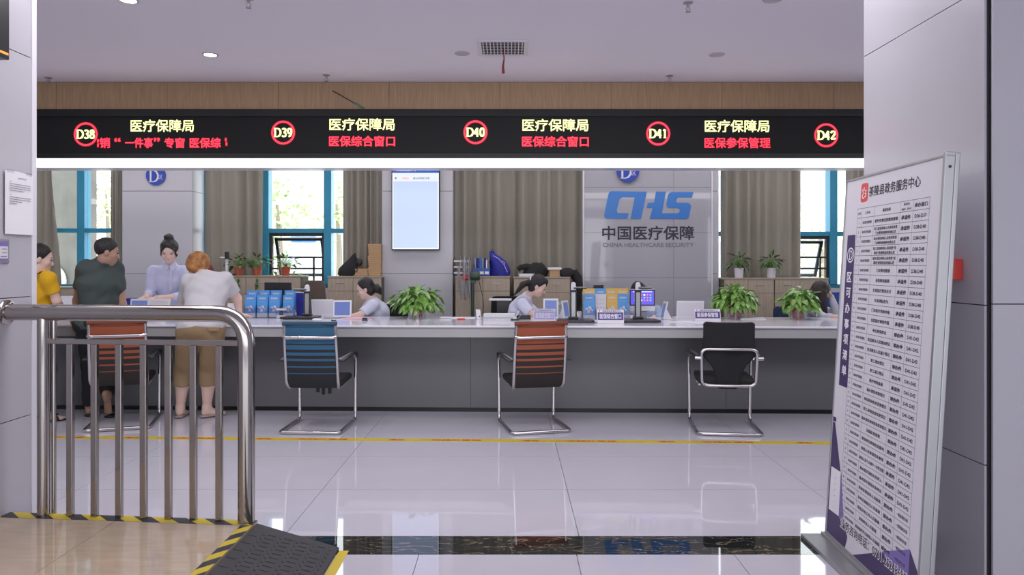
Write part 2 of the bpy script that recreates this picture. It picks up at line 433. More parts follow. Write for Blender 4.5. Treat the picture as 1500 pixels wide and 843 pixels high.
# ---- curtains hung before the windows
def curtain(px0, px1, label, Y=9.42, z0=.02, z1=3.0, per=.075, amp=.042, lean=0., seed=0):
    rnd = random.Random(seed); x0 = (px0 - CX) * Y / FPX; x1 = (px1 - CX) * Y / FPX
    n = max(8, int((x1 - x0) / per * 8)); ph = rnd.random() * 6; rows = 7; vs = []
    for side in (0, 1):
        for j in range(rows + 1):
            t = j / rows; z = z0 + (z1 - z0) * t
            for i in range(n + 1):
                u = i / n; x = u * (x1 - x0) + lean * (1 - t) * 1.45 * (.3 + .7 * u)
                wv = math.sin(2 * math.pi * x / per + ph + .8 * math.sin(3.1 * u * 4 + seed)) * amp * (.75 + .25 * math.sin(5 * u + seed + t)) + .012 * math.sin(u * 21 + t * 2)
                vs.append((x, wv + (0 if side == 0 else .006), z - z0))
    W = n + 1; o_ = (rows + 1) * W; fs = []
    for j in range(rows):
        for i in range(n):
            a = j * W + i; fs.append((a, a + 1, a + 1 + W, a + W)); fs.append((o_ + a, o_ + a + W, o_ + a + W + 1, o_ + a + 1))
    for i in range(n): fs.append((i, o_ + i, o_ + i + 1, i + 1)); t_ = rows * W + i; fs.append((t_, t_ + 1, o_ + t_ + 1, o_ + t_))
    for j in range(rows):
        a = j * W; fs.append((a, a + W, o_ + a + W, o_ + a)); b = a + n; fs.append((b, o_ + b, o_ + b + W, b + W))
    mb = MB().add(vs, fs); o = ob('curtain', mb, M['curtain'], smooth=70); o.location = (x0, Y, z0)
    return tag(o, label, 'curtain')
curtain(-30, 76, 'taupe curtain at the far left beside the yellow shirt woman', lean=.12, per=.13, seed=1)
curtain(161, 179, 'narrow gathered curtain strip left of the column behind the standing clerk', per=.05, seed=2)
curtain(299, 387, 'wide taupe curtain behind the red-haired customer', per=.17, amp=.05, lean=-.02, seed=3)
curtain(502, 560, 'gathered curtain right of the middle window, above cardboard boxes', per=.085, amp=.04, seed=4)
curtain(663, 752, 'closed dark curtain just right of the television column', per=.15, amp=.04, seed=5)
curtain(751, 853, 'closed dark curtain left of the blue logo board', Y=9.40, per=.16, amp=.05, seed=6)
curtain(1057, 1174, 'taupe curtain behind the two plants in white pots', per=.135, amp=.05, seed=7)
curtain(1241, 1300, 'taupe curtain partly hidden by the right notice board', per=.09, seed=8)

# ---- outdoors beyond the windows
dm('ground', (.42, .41, .39), .8, noise=.1, nscale=2)
dm('facade', (.62, .60, .57), .8); dm('facade_d', (.13, .118, .105), .8, noise=.2, nscale=3); dm('facade_glass', (.42, .45, .48), .4)
dm('far_leaf', (.30, .42, .16), .7, col2=(.5, .6, .3), nscale=2); dm('bark', (.26, .22, .17), .9)
struct('ground', MB().box(-40, 40, YW + .15, 70, -.5, -.2), M['ground'])
def house(x0, x1, y0, y1, h, m, label, cols, rows):
    t = thing('building', label, 'building', ((x0 + x1) / 2, y0, -.2))
    W = (x1 - x0) / 2
    ob('wall', MB().box(-W, W, 0, y1 - y0, 0, h), m, t)
    for i in range(cols):
        for j in range(rows):
            cx = -W + (i + .5) * 2 * W / cols; z = 1.2 + j * 3.1
            if z + 1.5 > h: continue
            f_ = ob('window', MB().box(cx - .75, cx + .75, -.06, .0, z, z + 1.6), M['facade'], t)
            ob('pane', MB().box(cx - .67, cx - .03, -.075, -.06, z + .08, z + 1.52).box(cx + .03, cx + .67, -.075, -.06, z + .08, z + 1.52), M['facade_glass'], f_)
    ob('roof', MB().box(-W - .3, W + .3, -.3, y1 - y0, h, h + .25), M['facade'], t)
    return t
house(-16, -4, 34, 44, 10, M['facade'], 'pale building outside the middle window behind the trees', 5, 3)
house(8, 24, 34, 44, 10, M['facade'], 'pale building outside the right window', 6, 3)
b_ = house(-13.5, -7.98, 13.2, 13.85, 7, M['facade_d'], 'grey brown building close outside the leftmost window', 2, 2)
ob('arch', MB().lathe([(.34, 0), (.34, .05)], (0, 0, 0), 24), M['facade'], b_)
for ch in b_.children:
    if ch.name.startswith('arch'): ch.rotation_euler = (R(90), 0, 0); ch.location = (2.25, -.02, 1.35)
def far_tree(x, y, h, r, label, seed, n=420):
    rnd = random.Random(seed); t = thing('tree', label, 'tree', (x, y, -.2), 0, 'trees outside the windows')
    ob('trunk', MB().tube([(0, 0, 0), (.05, 0, h * .4), (-.05, 0, h * .75)], [.12, .09, .04], 8), M['bark'], t)
    mb = MB()
    for i in range(n):
        a = rnd.random() * 6.283; q = rnd.random() ** .4; el = math.acos(2 * rnd.random() - 1)
        c = Vector((math.cos(a) * math.sin(el) * r * q, math.sin(a) * math.sin(el) * r * q, h * .66 + math.cos(el) * r * 1.05 * q))
        d = Vector((rnd.gauss(0, 1), rnd.gauss(0, 1), rnd.gauss(0, .6))).normalized(); e = d.orthogonal().normalized(); s_ = rnd.uniform(.06, .12)
        mb.add([c - d * s_, c + e * s_ * .5, c + d * s_, c - e * s_ * .5], [(0, 1, 2, 3)])
    ob('foliage', mb, M['far_leaf'], t, kind='stuff')
far_tree(-5.8, 18, 4.2, 1.0, 'leafy tree outside the middle window, left one', 1)
far_tree(-5.35, 22.3, 4.9, 1.1, 'leafy tree seen through the narrow right pane of the middle window', 2)
far_tree(-14.6, 26, 5.6, 1.2, 'tree outside the leftmost window beside the curtain strip', 3)
far_tree(7.4, 17, 3.2, 1.5, 'low leafy tree outside the right window', 4)
t = thing('utility_box', 'small white and blue box structure outside the middle window', 'kiosk', (-4.6, 16.0, -.2))
ob('body', MB().box(-.25, .25, 0, .5, 0, 2.15), M['white_plastic'], t); ob('cap', MB().box(-.28, .28, -.03, .53, 2.15, 2.28), M['logo_blue'], t)
# ================================================================== things on ceiling and bulkhead
def on_ceiling(px, py): 
    Y = FPX * (ZC - CH) / (CY - py); return Vector(((px - CX) * Y / FPX, Y, ZC))
for (px, py, lit, lab) in ((308, 80, 1, 'lit round downlight over the left of the hall, nearer the bulkhead'), (188, 0, 1, 'lit round downlight cut by the top edge of the picture'),
                           (677, 78, 0, 'unlit round ceiling disc just left of the air vent'), (1050, 80, 0, 'unlit round ceiling disc right of the air vent'), (1132, -1, 0, 'unlit round ceiling disc at the top edge near the right sprinkler')):
    p = on_ceiling(px, py); t = thing('downlight', lab, 'ceiling light', p, 0, 'round ceiling downlights')
    ob('trim_ring', MB().lathe([(.052, -.001), (.054, -.006), (.066, -.006), (.070, -.001), (.070, 0)], n=28, caps=False), M['lamp_off'], t, smooth=40)
    ob('lens', MB().lathe([(.001, -.004), (.053, -.004), (.053, 0)], n=28), M['lamp' if lit else 'lamp_off'], t)
    if lit:
        l = bpy.data.lights.new('downlight_lamp', 'SPOT'); l.energy = 28; l.spot_size = R(100); l.spot_blend = .8; l.shadow_soft_size = .05
        lo = bpy.data.objects.new('lamp', l); COL.objects.link(lo); lo.parent = t; lo.location = (0, 0, -.02)
for (px, py, lab) in ((71, 114, 'sprinkler head at the left end of the bulkhead'), (478, 110, 'sprinkler head above the second glowing counter number'), (981, 111, 'sprinkler head on the ceiling above the fourth glowing counter number'),
                      (1008, 4, 'sprinkler head at the top of the picture, right of centre'), (364, -2, 'sprinkler head cut by the top edge, left of centre')):
    t = thing('sprinkler_head', lab, 'sprinkler', on_ceiling(px, py), .4, 'ceiling sprinkler heads')
    ob('escutcheon', MB().lathe([(.036, 0), (.036, -.004), (.018, -.010), (.010, -.012), (.010, -.03), (.001, -.03)], n=18), M['alu'], t, smooth=40)
    ob('frame', MB().tube([(-.010, 0, -.03), (-.016, 0, -.045), (0, 0, -.062)], .0035, 6).tube([(.010, 0, -.03), (.016, 0, -.045), (0, 0, -.062)], .0035, 6), M['grey_plastic'], t)
    ob('deflector', MB().lathe([(.001, -.062), (.020, -.063), (.020, -.066), (.001, -.066)], n=14), M['grey_plastic'], t)
a_, b_ = on_ceiling(702, 60), on_ceiling(769, 79)
t = thing('air_vent', 'square white ceiling air vent with grille', 'vent', ((a_.x + b_.x) / 2 - .0, (a_.y + b_.y) / 2, ZC))
hw = .215
ob('frame', MB().box(-hw, hw, -hw, -hw + .035, -.012, 0).box(-hw, hw, hw - .035, hw, -.012, 0).box(-hw, -hw + .035, -hw + .035, hw - .035, -.012, 0).box(hw - .035, hw, -hw + .035, hw - .035, -.012, 0), M['trim'], t, bev=.003)
ob('backing', MB().box(-hw + .03, hw - .03, -hw + .03, hw - .03, -.003, 0), M['gap'], t)
for i in range(12):
    x = -hw + .035 + (i + .5) * (2 * hw - .07) / 12
    ob('slat', MB().box(x - .004, x + .004, -hw + .035, hw - .035, -.013, -.003), M['trim'], t)
cb = MB()
for i in range(4): y = -hw + .035 + (i + .8) * (2 * hw - .07) / 4.6; cb.box(-hw + .035, hw - .035, y - .003, y + .003, -.009, -.003)
ob('cross_bar', cb, M['lamp_off'], t)
vy = t.location.y
rb = MB().tube([(0, 0, 0), (.006, 0, -.09), (-.003, 0, -.16)], [.004, .006, .011], 8, flat=.3).tube([(-.003, 0, -.16), (.0, 0, -.215)], [.011, .014], 8, flat=.3)
o = ob('ribbon', rb, M['ribbon_red'], smooth=60); o.location = (t.location.x + .005, vy - .02, ZC - .012); tag(o, 'red ribbon hanging from the ceiling air vent', 'ribbon')
cbm = MB().tube([P(487, 133, YS - .02), P(500, 140, YS - .05), P(512, 147, YS - .06), P(520, 152, YS - .05)], .005, 6).tube([P(518, 150, YS - .055), P(526, 154, YS - .06), P(533, 159, YS - .02)], .008, 6, mi=1)
dm('cable_green', (.06, .25, .18), .5)
tag(ob('loose_cable', cbm, [M['black'], M['cable_green']]), 'loose dark and green cable end sticking out over the sign', 'cable')

# ================================================================== long LED sign over the counter
def sy(y, Y=YS - .02): return CH - (y - CY) * Y / FPX
def sx(x, Y=YS - .02): return (x - CX) * Y / FPX
zt, zb, zs = sy(160.3), sy(232.4), sy(246.8)
t = thing('led_sign', 'long black electronic sign spanning the counter with glowing counter numbers', 'sign', (0, YS, zb))
Yf = -.02
ob('housing', MB().box(XL + .1, XR - .1, Yf, .45, 0, zt - zb), M['led_black'], t)
ob('frame', MB().box(XL + .1, XR - .1, Yf - .015, Yf, zt - zb - .075, zt - zb).box(XL + .1, XR - .1, Yf - .015, Yf, 0, .055), M['led_trim'], t, bev=.004)
FL = YS + Yf
def lp(px, py): return Vector((sx(px), Yf - .006, sy(py) - zb))
GL = {
 'D': [[(.22, 0), (.22, 1)], [(.05, 1), (.5, 1), (.75, .9), (.9, .68), (.92, .5), (.9, .32), (.75, .1), (.5, 0), (.05, 0)]],
 '0': [[(.5 + .33 * math.sin(a), .5 + .5 * math.cos(a)) for a in [i * math.pi / 8 for i in range(17)]]],
 '1': [[(.5, 0), (.5, 1)], [(.5, 1), (.25, .82)], [(.25, 0), (.75, 0)]],
 '2': [[(.18, .75), (.25, .93), (.5, 1), (.75, .93), (.82, .74), (.7, .52), (.4, .25), (.16, .04)], [(.15, .03), (.85, .03)], [(.85, .03), (.87, .2)]],
 '3': [[(.2, .85), (.35, .97), (.55, 1), (.75, .9), (.78, .73), (.65, .57), (.42, .52)], [(.42, .52), (.7, .46), (.84, .28), (.75, .08), (.5, 0), (.3, .03), (.16, .14)]],
 '4': [[(.66, 0), (.66, 1)], [(.66, 1), (.1, .3)], [(.1, .28), (.92, .28)], [(.5, 0), (.85, 0)]],
 '8': [[(.5 + .27 * math.sin(a), .76 + .24 * math.cos(a)) for a in [i * math.pi / 7 for i in range(15)]], [(.5 + .33 * math.sin(a), .26 + .26 * math.cos(a)) for a in [i * math.pi / 7 for i in range(15)]]],
 '9': [[(.5 + .32 * math.sin(a), .68 + .31 * math.cos(a)) for a in [i * math.pi / 7 for i in range(15)]], [(.82, .7), (.78, .35), (.6, .1), (.3, 0)]],
}
def serif_text(mb, s, o, ux, uy, h, adv=.62, thick=.19, thin=.09, mi=None):
    wdt = [h * (.92 if c == 'D' else .66) for c in s]; tot = sum(wdt) + .02 * h * len(s); x = -tot / 2
    for c, w_ in zip(s, wdt):
        for st in GL[c]:
            pts = [(x + p[0] * w_, (p[1] - .5) * h) for p in st]
            mb.ribbon(pts, (h * thick, h * thin), o, ux, uy, mi)
        x += w_ + .02 * h
for px, py, s in ((126, 197, 'D38'), (415, 194.5, 'D39'), (696.5, 194, 'D40'), (964, 196, 'D41'), (1210, 198.5, 'D42')):
    red = MB(); yel = MB(); halo = MB(); c = lp(px, py); n = 36; r = 17.2 * FL / FPX
    red.add([c + Vector((math.cos(2 * math.pi * i / n) * q, 0, math.sin(2 * math.pi * i / n) * q)) for q in (r, r - .017) for i in range(n)], [(i, (i + 1) % n, n + (i + 1) % n, n + i) for i in range(n)])
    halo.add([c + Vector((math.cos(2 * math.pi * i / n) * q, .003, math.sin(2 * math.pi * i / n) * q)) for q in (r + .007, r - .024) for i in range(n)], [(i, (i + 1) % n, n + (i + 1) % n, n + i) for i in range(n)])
    serif_text(yel, s, c - Vector((0, .003, 0)), X3, Z3, .084, thick=.22, thin=.11)
    r_ = ob('number_ring', red, M['led_red'], t, label='glowing red ring round the number ' + s); ob('glow', halo, M['led_halo'], r_); ob('counter_number', yel, M['led_yellow'], t, label='glowing number ' + s)
k = FL / FPX
for px, py, w_ in ((238, 184.5, 92), (530.5, 182.5, 95), (813.5, 183.5, 96), (1079.5, 185, 94)):
    ob('bureau_name', MB().text('医疗保障局', lp(px, py), X3, Z3, 17.5 * k, w_ * k, bold=.016), M['led_yellow'], t, label='pale yellow glowing characters')
for px, py, w_, s in ((530.5, 207, 96, '医保综合窗口'), (813.5, 207.5, 97, '医保综合窗口'), (1080, 209.5, 96, '医保参保管理')):
    red = MB(); halo = MB()
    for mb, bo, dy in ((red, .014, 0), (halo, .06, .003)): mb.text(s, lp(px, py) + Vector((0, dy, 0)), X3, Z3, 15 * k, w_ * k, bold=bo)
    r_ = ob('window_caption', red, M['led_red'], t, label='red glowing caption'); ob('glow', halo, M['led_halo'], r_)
red = MB(); halo = MB()
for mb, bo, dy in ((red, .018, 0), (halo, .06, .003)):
    for px, w_, s in ((154, 15, '销'), (172.5, 8, '“'), (204, 40, '一件事'), (230, 8, '”'), (256, 29, '专窗'), (301, 45, '医保综')):
        if s in '“”': mb.text(s, lp(px, 205) + Vector((0, dy, 0)), X3, Z3, 5 * k, w_ * k, bold=bo)
        else: mb.text(s, lp(px, 209.5) + Vector((0, dy, 0)), X3, Z3, 14.5 * k, w_ * k, bold=bo)
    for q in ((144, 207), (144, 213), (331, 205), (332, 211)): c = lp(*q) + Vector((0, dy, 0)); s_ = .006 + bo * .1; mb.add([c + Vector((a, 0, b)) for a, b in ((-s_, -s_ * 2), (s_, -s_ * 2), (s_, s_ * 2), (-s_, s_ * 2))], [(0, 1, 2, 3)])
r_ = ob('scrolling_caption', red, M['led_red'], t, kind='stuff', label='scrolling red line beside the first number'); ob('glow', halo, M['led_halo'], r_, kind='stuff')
t = thing('light_strip', 'continuous white light strip under the long black sign', 'light', (0, YS, zs))
ob('diffuser', MB().box(XL + .1, XR - .1, -.02, .16, .012, zb - zs), M['strip'], t)
ob('rail', MB().box(XL + .1, XR - .1, -.024, .165, 0, .011), M['trim'], t)

# ================================================================== things on the rear columns
def disc_sign(px, py, r, Y, label):
    c = P(px, py, Y); t = thing('zone_sign', label, 'sign', c, 0, 'round blue zone signs')
    rr = r * Y / FPX; n = 32
    ob('disc', MB().tube([(0, 0, 0), (0, .012, 0)], rr, n), M['deep_blue'], t, smooth=40)
    mb = MB(); serif_text(mb, 'D', Vector((-rr * .2, -.001, -.01)), X3, Z3, rr * 1.15, thick=.15, thin=.06)
    mb.text('区', Vector((rr * .5, -.001, -rr * .18)), X3, Z3, rr * .42); ob('lettering', mb, M['print_white'], t)
disc_sign(228, 257, 14.5, 9.205, 'round blue zone sign on the column behind the standing clerk')
disc_sign(920, 250.5, 16.5, 9.11, 'round blue zone sign above the blue letters of the logo board')
# logo board
YL = 9.14
p0, p1 = P(854, 0, YL), P(1044, 0, YL)
dm('board_gloss', (.40, .40, .45), .04, spec=.65, bump=.02, nscale=2.5)
t = thing('logo_board', 'tall glossy grey board with blue logo and Chinese lettering', 'sign board', ((p0.x + p1.x) / 2, YL, 0)); bw = (p1.x - p0.x) / 2
ob('core', MB().box(-bw + .01, bw - .01, .012, .07, 0, ZC), M['gap'], t)
xj = P(987, 0, YL).x - t.location.x
jz = [0, .55, sy(407, YL), sy(341, YL), sy(274.5, YL), ZC]
for z0, z1 in zip(jz, jz[1:]):
    for x0, x1 in ((-bw + .02, xj), (xj, bw - .02)): ob('board_panel', MB().box(x0 + .0015, x1 - .0015, 0, .012, z0 + .0015, z1 - .0015), M['board_gloss'], t)
for s_ in (-1, 1): ob('edge_trim', MB().box(min(s_ * bw, s_ * (bw - .018)), max(s_ * bw, s_ * (bw - .018)), -.006, .075, 0, ZC), M['trim'], t, label='light edge trim')
def lg(u, v, d): q = P(860 + u / 6.02, 240 + v / 6.02, YL); return (q.x - t.location.x, d, q.z)
L1 = [(215, 242), (527, 247), (475, 487), (383, 487), (420, 297), (310, 297), (285, 315), (260, 415), (270, 435), (367, 437), (355, 485), (175, 485), (158, 478), (150, 460), (188, 268), (198, 250)]
L2 = [(607, 247), (695, 247), (660, 437), (800, 437), (815, 425), (817, 402), (800, 392), (720, 390), (702, 380), (698, 362), (712, 285), (722, 262), (745, 250), (937, 250), (925, 300), (805, 300), (787, 315), (783, 335), (795, 344), (880, 345), (905, 352), (917, 375), (900, 462), (892, 480), (875, 487), (550, 487), (578, 390), (525, 390), (535, 345), (590, 343)]
ob('emblem', MB().prism(L1, lg, -.004, .0).prism(L2, lg, -.004, 0), M['logo_blue'], t, label='slanted blue emblem of linked letters')
mb = MB(); q = P(949.5, 341.5, YL); mb.text('中国医疗保障', (q.x - t.location.x, -.0012, q.z), X3, Z3, 20 * YL / FPX, 134 * YL / FPX, bold=.022)
ob('lettering', mb, M['ink'], t)
mb = MB(); q = P(949.5, 359, YL); mb.text('CHINA HEALTHCARE SECURITY', (q.x - t.location.x, -.0012, q.z), X3, Z3, 6.2 * YL / FPX, 133 * YL / FPX, bold=.03)
ob('lettering', mb, M['ink_grey'], t, label='small grey capitals under the emblem')
# television
YT = 9.15; q0, q1 = P(573.5, 241, YT), P(644, 367, YT)
t = thing('television', 'portrait wall screen with dark blue header over a pale blue list', 'television', ((q0.x + q1.x) / 2, YT, q1.z)); hw = (q1.x - q0.x) / 2; hh = q0.z - q1.z + .06
ob('case', MB().box(-hw, hw, 0, .055, 0, hh), M['dark_plastic'], t, bev=.004)
s_ = .012
ob('edge_glow', MB().box(-hw + s_, hw - s_, -.0008, 0, s_ + .005, hh - .1), M['tv_edge'], t, label='white margin of the lit picture')
ob('picture', MB().box(-hw + s_ + .01, hw - s_ - .01, -.0016, -.0008, s_ + .016, hh - .1), M['tv_pale'], t)
zh = sy(253.5, YT) - q1.z
ob('list_row', MB().box(-hw + s_ + .01, hw - s_ - .01, -.0022, -.0016, sy(266, YT) - q1.z, zh), M['tv_bar'], t)
ob('header', MB().box(-hw + s_, hw - s_, -.0024, -.0008, zh, hh - s_), M['tv_head'], t)
mb = MB(); W_ = YT / FPX; tx = t.location.x
def tp(px, py): q = P(px, py, YT); return Vector((q.x - tx, -.0030, q.z - q1.z))
dm('tv_white', (.5, .5, .5), .4, emit=(1, 1, 1), es=.9); dm('tv_org', (.4, .1, .05), .4, emit=(.9, .35, .25), es=.8); dm('tv_navy', (.02, .03, .1), .4, emit=(.15, .2, .4), es=.6)
mb.text('茶陵县政务服务中心', tp(595, 249), X3, Z3, 4 * W_, 29 * W_, bold=.02)
ob('lettering', mb, M['tv_white'], t, label='white header lettering')
ob('lettering', MB().text('D40036', tp(594, 261.4), X3, Z3, 2.6 * W_, 9.5 * W_, bold=.02), M['tv_org'], t, label='orange ticket number')
ob('lettering', MB().text('请D36号到窗口办理', tp(617, 261.4), X3, Z3, 3 * W_, 24 * W_, bold=.02).box(*(lambda c: (c.x - .01, c.x + .01, -.003, -.0022, c.z - .01, c.z + .01))(tp(579.7, 261.3))), M['tv_navy'], t, label='dark row lettering')
ob('badge', MB().tube([tp(577.5, 249.5), tp(577.5, 249.5) + Vector((0, .001, 0))], .018, 12), M['red'], t)

# ================================================================== things on the pillars
t = thing('wall_monitor', 'black monitor end with orange line at the top left corner of the picture', 'monitor', (-2.70, 3.4, 2.56))
ob('case', MB().box(-.035, .04, -.42, .41, 0, .62), M['dark_plastic'], t, bev=.004)
ob('orange_line', MB().box(.04, .0415, -.40, .40, .022, .034), M['orange'], t, label='thin glowing orange line')
ob('bracket', MB().box(-.04, -.034, -.2, .2, .1, .4), M['dark_plastic'], t)
# paper notice, slightly curled, in a clear sleeve
t = thing('paper_notice', 'white printed sheet taped to the left pillar', 'notice', (-2.735, 3.99, 1.64))
n = 8; pv = []; 
for s_ in (0, 1):
    for j in range(2):
        for i in range(n + 1):
            u = i / n; pv.append((.004 + .006 * math.sin(u * math.pi) * (1 - .5 * j) + s_ * .001, -.115 + .23 * u, (.345 if j else 0) + (.004 * math.sin(u * 5) if j else 0)))
W = n + 1; pf = [(i, i + 1, i + 1 + W, i + W) for i in range(n)] + [(2 * W + i, 2 * W + i + W, 2 * W + i + 1 + W, 2 * W + i + 1) for i in range(n)]
pf += [(i, 2 * W + i, 2 * W + i + 1, i + 1) for i in range(n)] + [(W + i, W + i + 1, 3 * W + i + 1, 3 * W + i) for i in range(n)]
ob('sheet', MB().add(pv, pf), M['paper'], t, smooth=60)
mb = MB(); rnd = random.Random(3)
for i, (z, a, b) in enumerate([(.312, -.02, .05), (.288, -.085, -.07), (.276, -.085, .08), (.264, -.085, .085), (.252, -.085, .085), (.240, -.085, .03), (.218, -.085, -.075), (.204, -.085, .085), (.192, -.085, .085), (.180, -.085, .01), (.168, -.085, -.03)]):
    y = a
    while y < b:
        l_ = min(rnd.uniform(.012, .04), b - y); mb.box(.0115, .0125, y, y + l_, z - .0014, z + .0014); y += l_ + .004
ob('print_lines', mb, M['ink_grey'], t, kind='stuff')
ob('tape', MB().box(.006, .0075, -.10, -.03, .335, .352).box(.006, .0075, .05, .10, .333, .350), M['acrylic'], t)
t = thing('wall_card_holder', 'clear card holder with violet header cut by the left picture edge', 'card holder', (-2.735, 3.84, 1.48))
ob('holder', MB().box(-.003, .006, -.09, .07, 0, .13), M['alu'], t, bev=.004)
ob('card', MB().box(.006, .007, -.085, .055, .012, .118), M['print_white'], t)
ob('header', MB().box(.007, .008, -.085, .055, .092, .118).box(.007, .008, -.085, .055, .012, .026), M['violet'], t)
ob('print_lines', MB().box(.007, .008, .01, .045, .075, .079).box(.007, .008, .01, .045, .055, .059).box(.007, .008, .0, .045, .034, .040), M['ink_grey'], t, kind='stuff')
t = thing('alarm_box', 'small red box on the right pillar behind the notice board', 'alarm box', (2.03, 3.27, 1.405))
ob('body', MB().box(-.045, -.001, -.06, .06, 0, .095), M['red_s'], t, bev=.004)
ob('lid_seam', MB().box(-.0465, -.044, -.05, .05, .012, .016), M['red'], t)

# ================================================================== tape across the floor
yl = MB().box(-6.4, 4.2, -.045, .045, 0, .0012)
o = thing('queue_line', 'yellow waiting line tape with red writing across the floor before the chairs', 'floor tape', (0, 5.975, .0)); o.rotation_euler = (0, 0, R(-1.75))
ob('tape', yl, M['tape'], o)
mb = MB(); x = -5.45
while x < 3.9:
    mb.text('请在', (x, .0, .0018), X3, Y3, .042, .13, bold=.03); mb.text('一米线外等候', (x + .46, 0, .0018), X3, Y3, .042, .50, bold=.03)
    x += 1.125 * 1.0
ob('lettering', mb, M['tape_red'], o)

# ================================================================== raised platform, hazard tapes, ramp, railing
PZ = .12
A, B, Cc, D = F(14, 751, PZ), F(378, 763, PZ), Vector((-1.33, .6, PZ)), Vector((-2.74, .6, PZ))
t = thing('platform', 'low platform of glossy beige tiles in the left foreground', 'platform', (-2.0, 2.4, 0))
def quadprism(mb, pts, z0, z1, mi=None):
    mb.prism([(p[0], p[1]) for p in pts], lambda u, v, d: (u + 2.0, v - 2.4, d), z0, z1, mi); return mb
def backY(x): return B.y + (x - B.x) * (A.y - B.y) / (A.x - B.x)
ob('core', quadprism(MB(), [(-2.738, .6), (-1.334, .6), (-1.334, B.y - .004), (-2.738, backY(-2.738) - .004)], .001, PZ - .012), M['grout'], t)
xs = [-2.738, -2.08, -1.332]; ys = [.6, 1.4, 2.2, 3.0, None]
for a, b in zip(xs, xs[1:]):
    for c, d in zip(ys, ys[1:]):
        g = .0015; top = [(a + g, c + g), (b - g, c + g), (b - g, (backY(b) if d is None else d) - g), (a + g, (backY(a) if d is None else d) - g)]
        ob('platform_tile', quadprism(MB(), top, PZ - .012, PZ), M['plat_tile'], t)
YB_ = (.75, .56, .03); KB_ = (.02, .02, .022)
ang = math.atan2(A.y - B.y, A.x - B.x)
hm = hazard('hazard_tape_back', 1, 1.3, .198, (.62, .48, .03), (.03, .03, .045)); hm2 = hazard('hazard_tape_side', -1.1, 1, .16, (.62, .48, .03), (.03, .03, .045))
o = thing('hazard_tape', 'yellow and black hazard tape along the back edge of the platform', 'hazard tape', (B.x, B.y - .002, PZ), ang - math.pi, 'hazard tapes on the platform')
ob('tape', MB().box(-(A - B).length + .005, .0, -.075, 0, .0005, .0020), hm, o)
o = thing('hazard_tape', 'yellow and black hazard tape along the ramp side of the platform', 'hazard tape', (-1.334, 2.2, PZ), 0, 'hazard tapes on the platform')
ob('tape', MB().box(-.06, 0, -1.5, B.y - 2.2 - .075, .0006, .0022), hm2, o)
# ramp
t = thing('rubber_ramp', 'black rubber threshold ramp with raised tread pattern', 'ramp', (-1.105, 2.6, 0))
rx0, rx1, zlo = -.222, .223, .014
def rz_(x): return PZ - .004 + (zlo - PZ + .004) * (x - rx0) / (rx1 - rx0)
yb0, yb1 = 3.76 - 2.6, 3.70 - 2.6; yf = -1.6
vs = [(rx0, yf, .001), (rx1, yf, .001), (rx1, yb1, .001), (rx0, yb0, .001), (rx0, yf, rz_(rx0)), (rx1, yf, rz_(rx1)), (rx1, yb1, rz_(rx1)), (rx0, yb0, rz_(rx0))]
ob('body', MB().add(vs, [(3, 2, 1, 0), (4, 5, 6, 7), (0, 1, 5, 4), (1, 2, 6, 5), (2, 3, 7, 6), (3, 0, 4, 7)]), M['rubber'], t, bev=.003)
mb = MB(); sl = math.atan2(zlo - PZ + .004, rx1 - rx0)
def ridge(cx, cy, a, L=.044, Wd=.0075):
    T = Matrix.Translation((cx, cy, rz_(cx))) @ Matrix.Rotation(-sl, 4, 'Y') @ Matrix.Rotation(a, 4, 'Z')
    mb.box(-L / 2, L / 2, -Wd / 2, Wd / 2, -.001, .0028, T)
j = 0; y = yf + .03
while y < yb1 - .02:
    i = 0; x = rx0 + .03 + (j % 2) * .042
    while x < rx1 - .02:
        if not (abs(x - .135) < .03 and abs(y - .99) < .03): ridge(x, y, 0 if (i + j) % 2 == 0 else R(112))
        x += .042; i += 1
    y += .046; j += 1
ob('tread_ridges', mb, M['rubber'], t, kind='stuff')
T = Matrix.Translation((.135, .99, rz_(.135) + .001)) @ Matrix.Rotation(-sl, 4, 'Y')
h_ = MB().lathe([(.001, .0), (.017, .0), (.017, .001), (.001, .001)], n=18); h_.v = [tuple(T @ Vector(v)) for v in h_.v]
ob('bolt_hole', h_, M['gap'], t)
o = thing('floor_tape', 'plain yellow tape on the floor along the low edge of the ramp', 'floor tape', (-.854, 2.6, 0))
ob('tape', MB().box(-.024, .026, -1.6, 3.685 - 2.6, .0003, .0015), M['tape'], o)

# railing
YR = 3.85
t = thing('railing', 'polished steel railing on the platform with seven upright bars', 'railing', (P(64, 0, 3.87).x, 3.87, PZ), -.0948); rx = t.location.x
def rp(px, py, dy=0):
    Yl = 3.6325 / (1 + .095 * (px - CX) / FPX); q = P(px, py, Yl); return Vector(((q.x - rx) * 1.0045, dy, CH - (py - CY) * 3.82 / FPX - PZ))
H = rp(0, 459).z; xe = rp(361, 0).x; xw = -2.74 - rx
fl_ = rp(17, 458)
path = fillet([(xw + .006, 0, H), (xe, 0, H), (xe, 0, 0)], .17, 9)
ob('top_rail', MB().tube(path, .0435, 24), M['steel'], t, smooth=50, label='thick top tube bending down into the end post')
ob('rail_flange', MB().tube([(xw + .001, 0, H), (xw + .012, 0, H), (xw + .02, 0, H)], [.066, .066, .055], 28), M['steel'], t, smooth=40)
ob('post', MB().tube([(0, 0, 0), (0, 0, H - .03)], .031, 22), M['steel'], t, smooth=50)
ob('side_post', MB().tube([(.036, .03, 0), (.036, .03, H - .03)], .012, 14), M['steel'], t, smooth=50)
zm = rp(0, 501.5).z
ob('mid_rail', MB().box(.03, xe - .04, -.012, .012, zm - .013, zm + .013), M['steel'], t, bev=.003)
bal = None
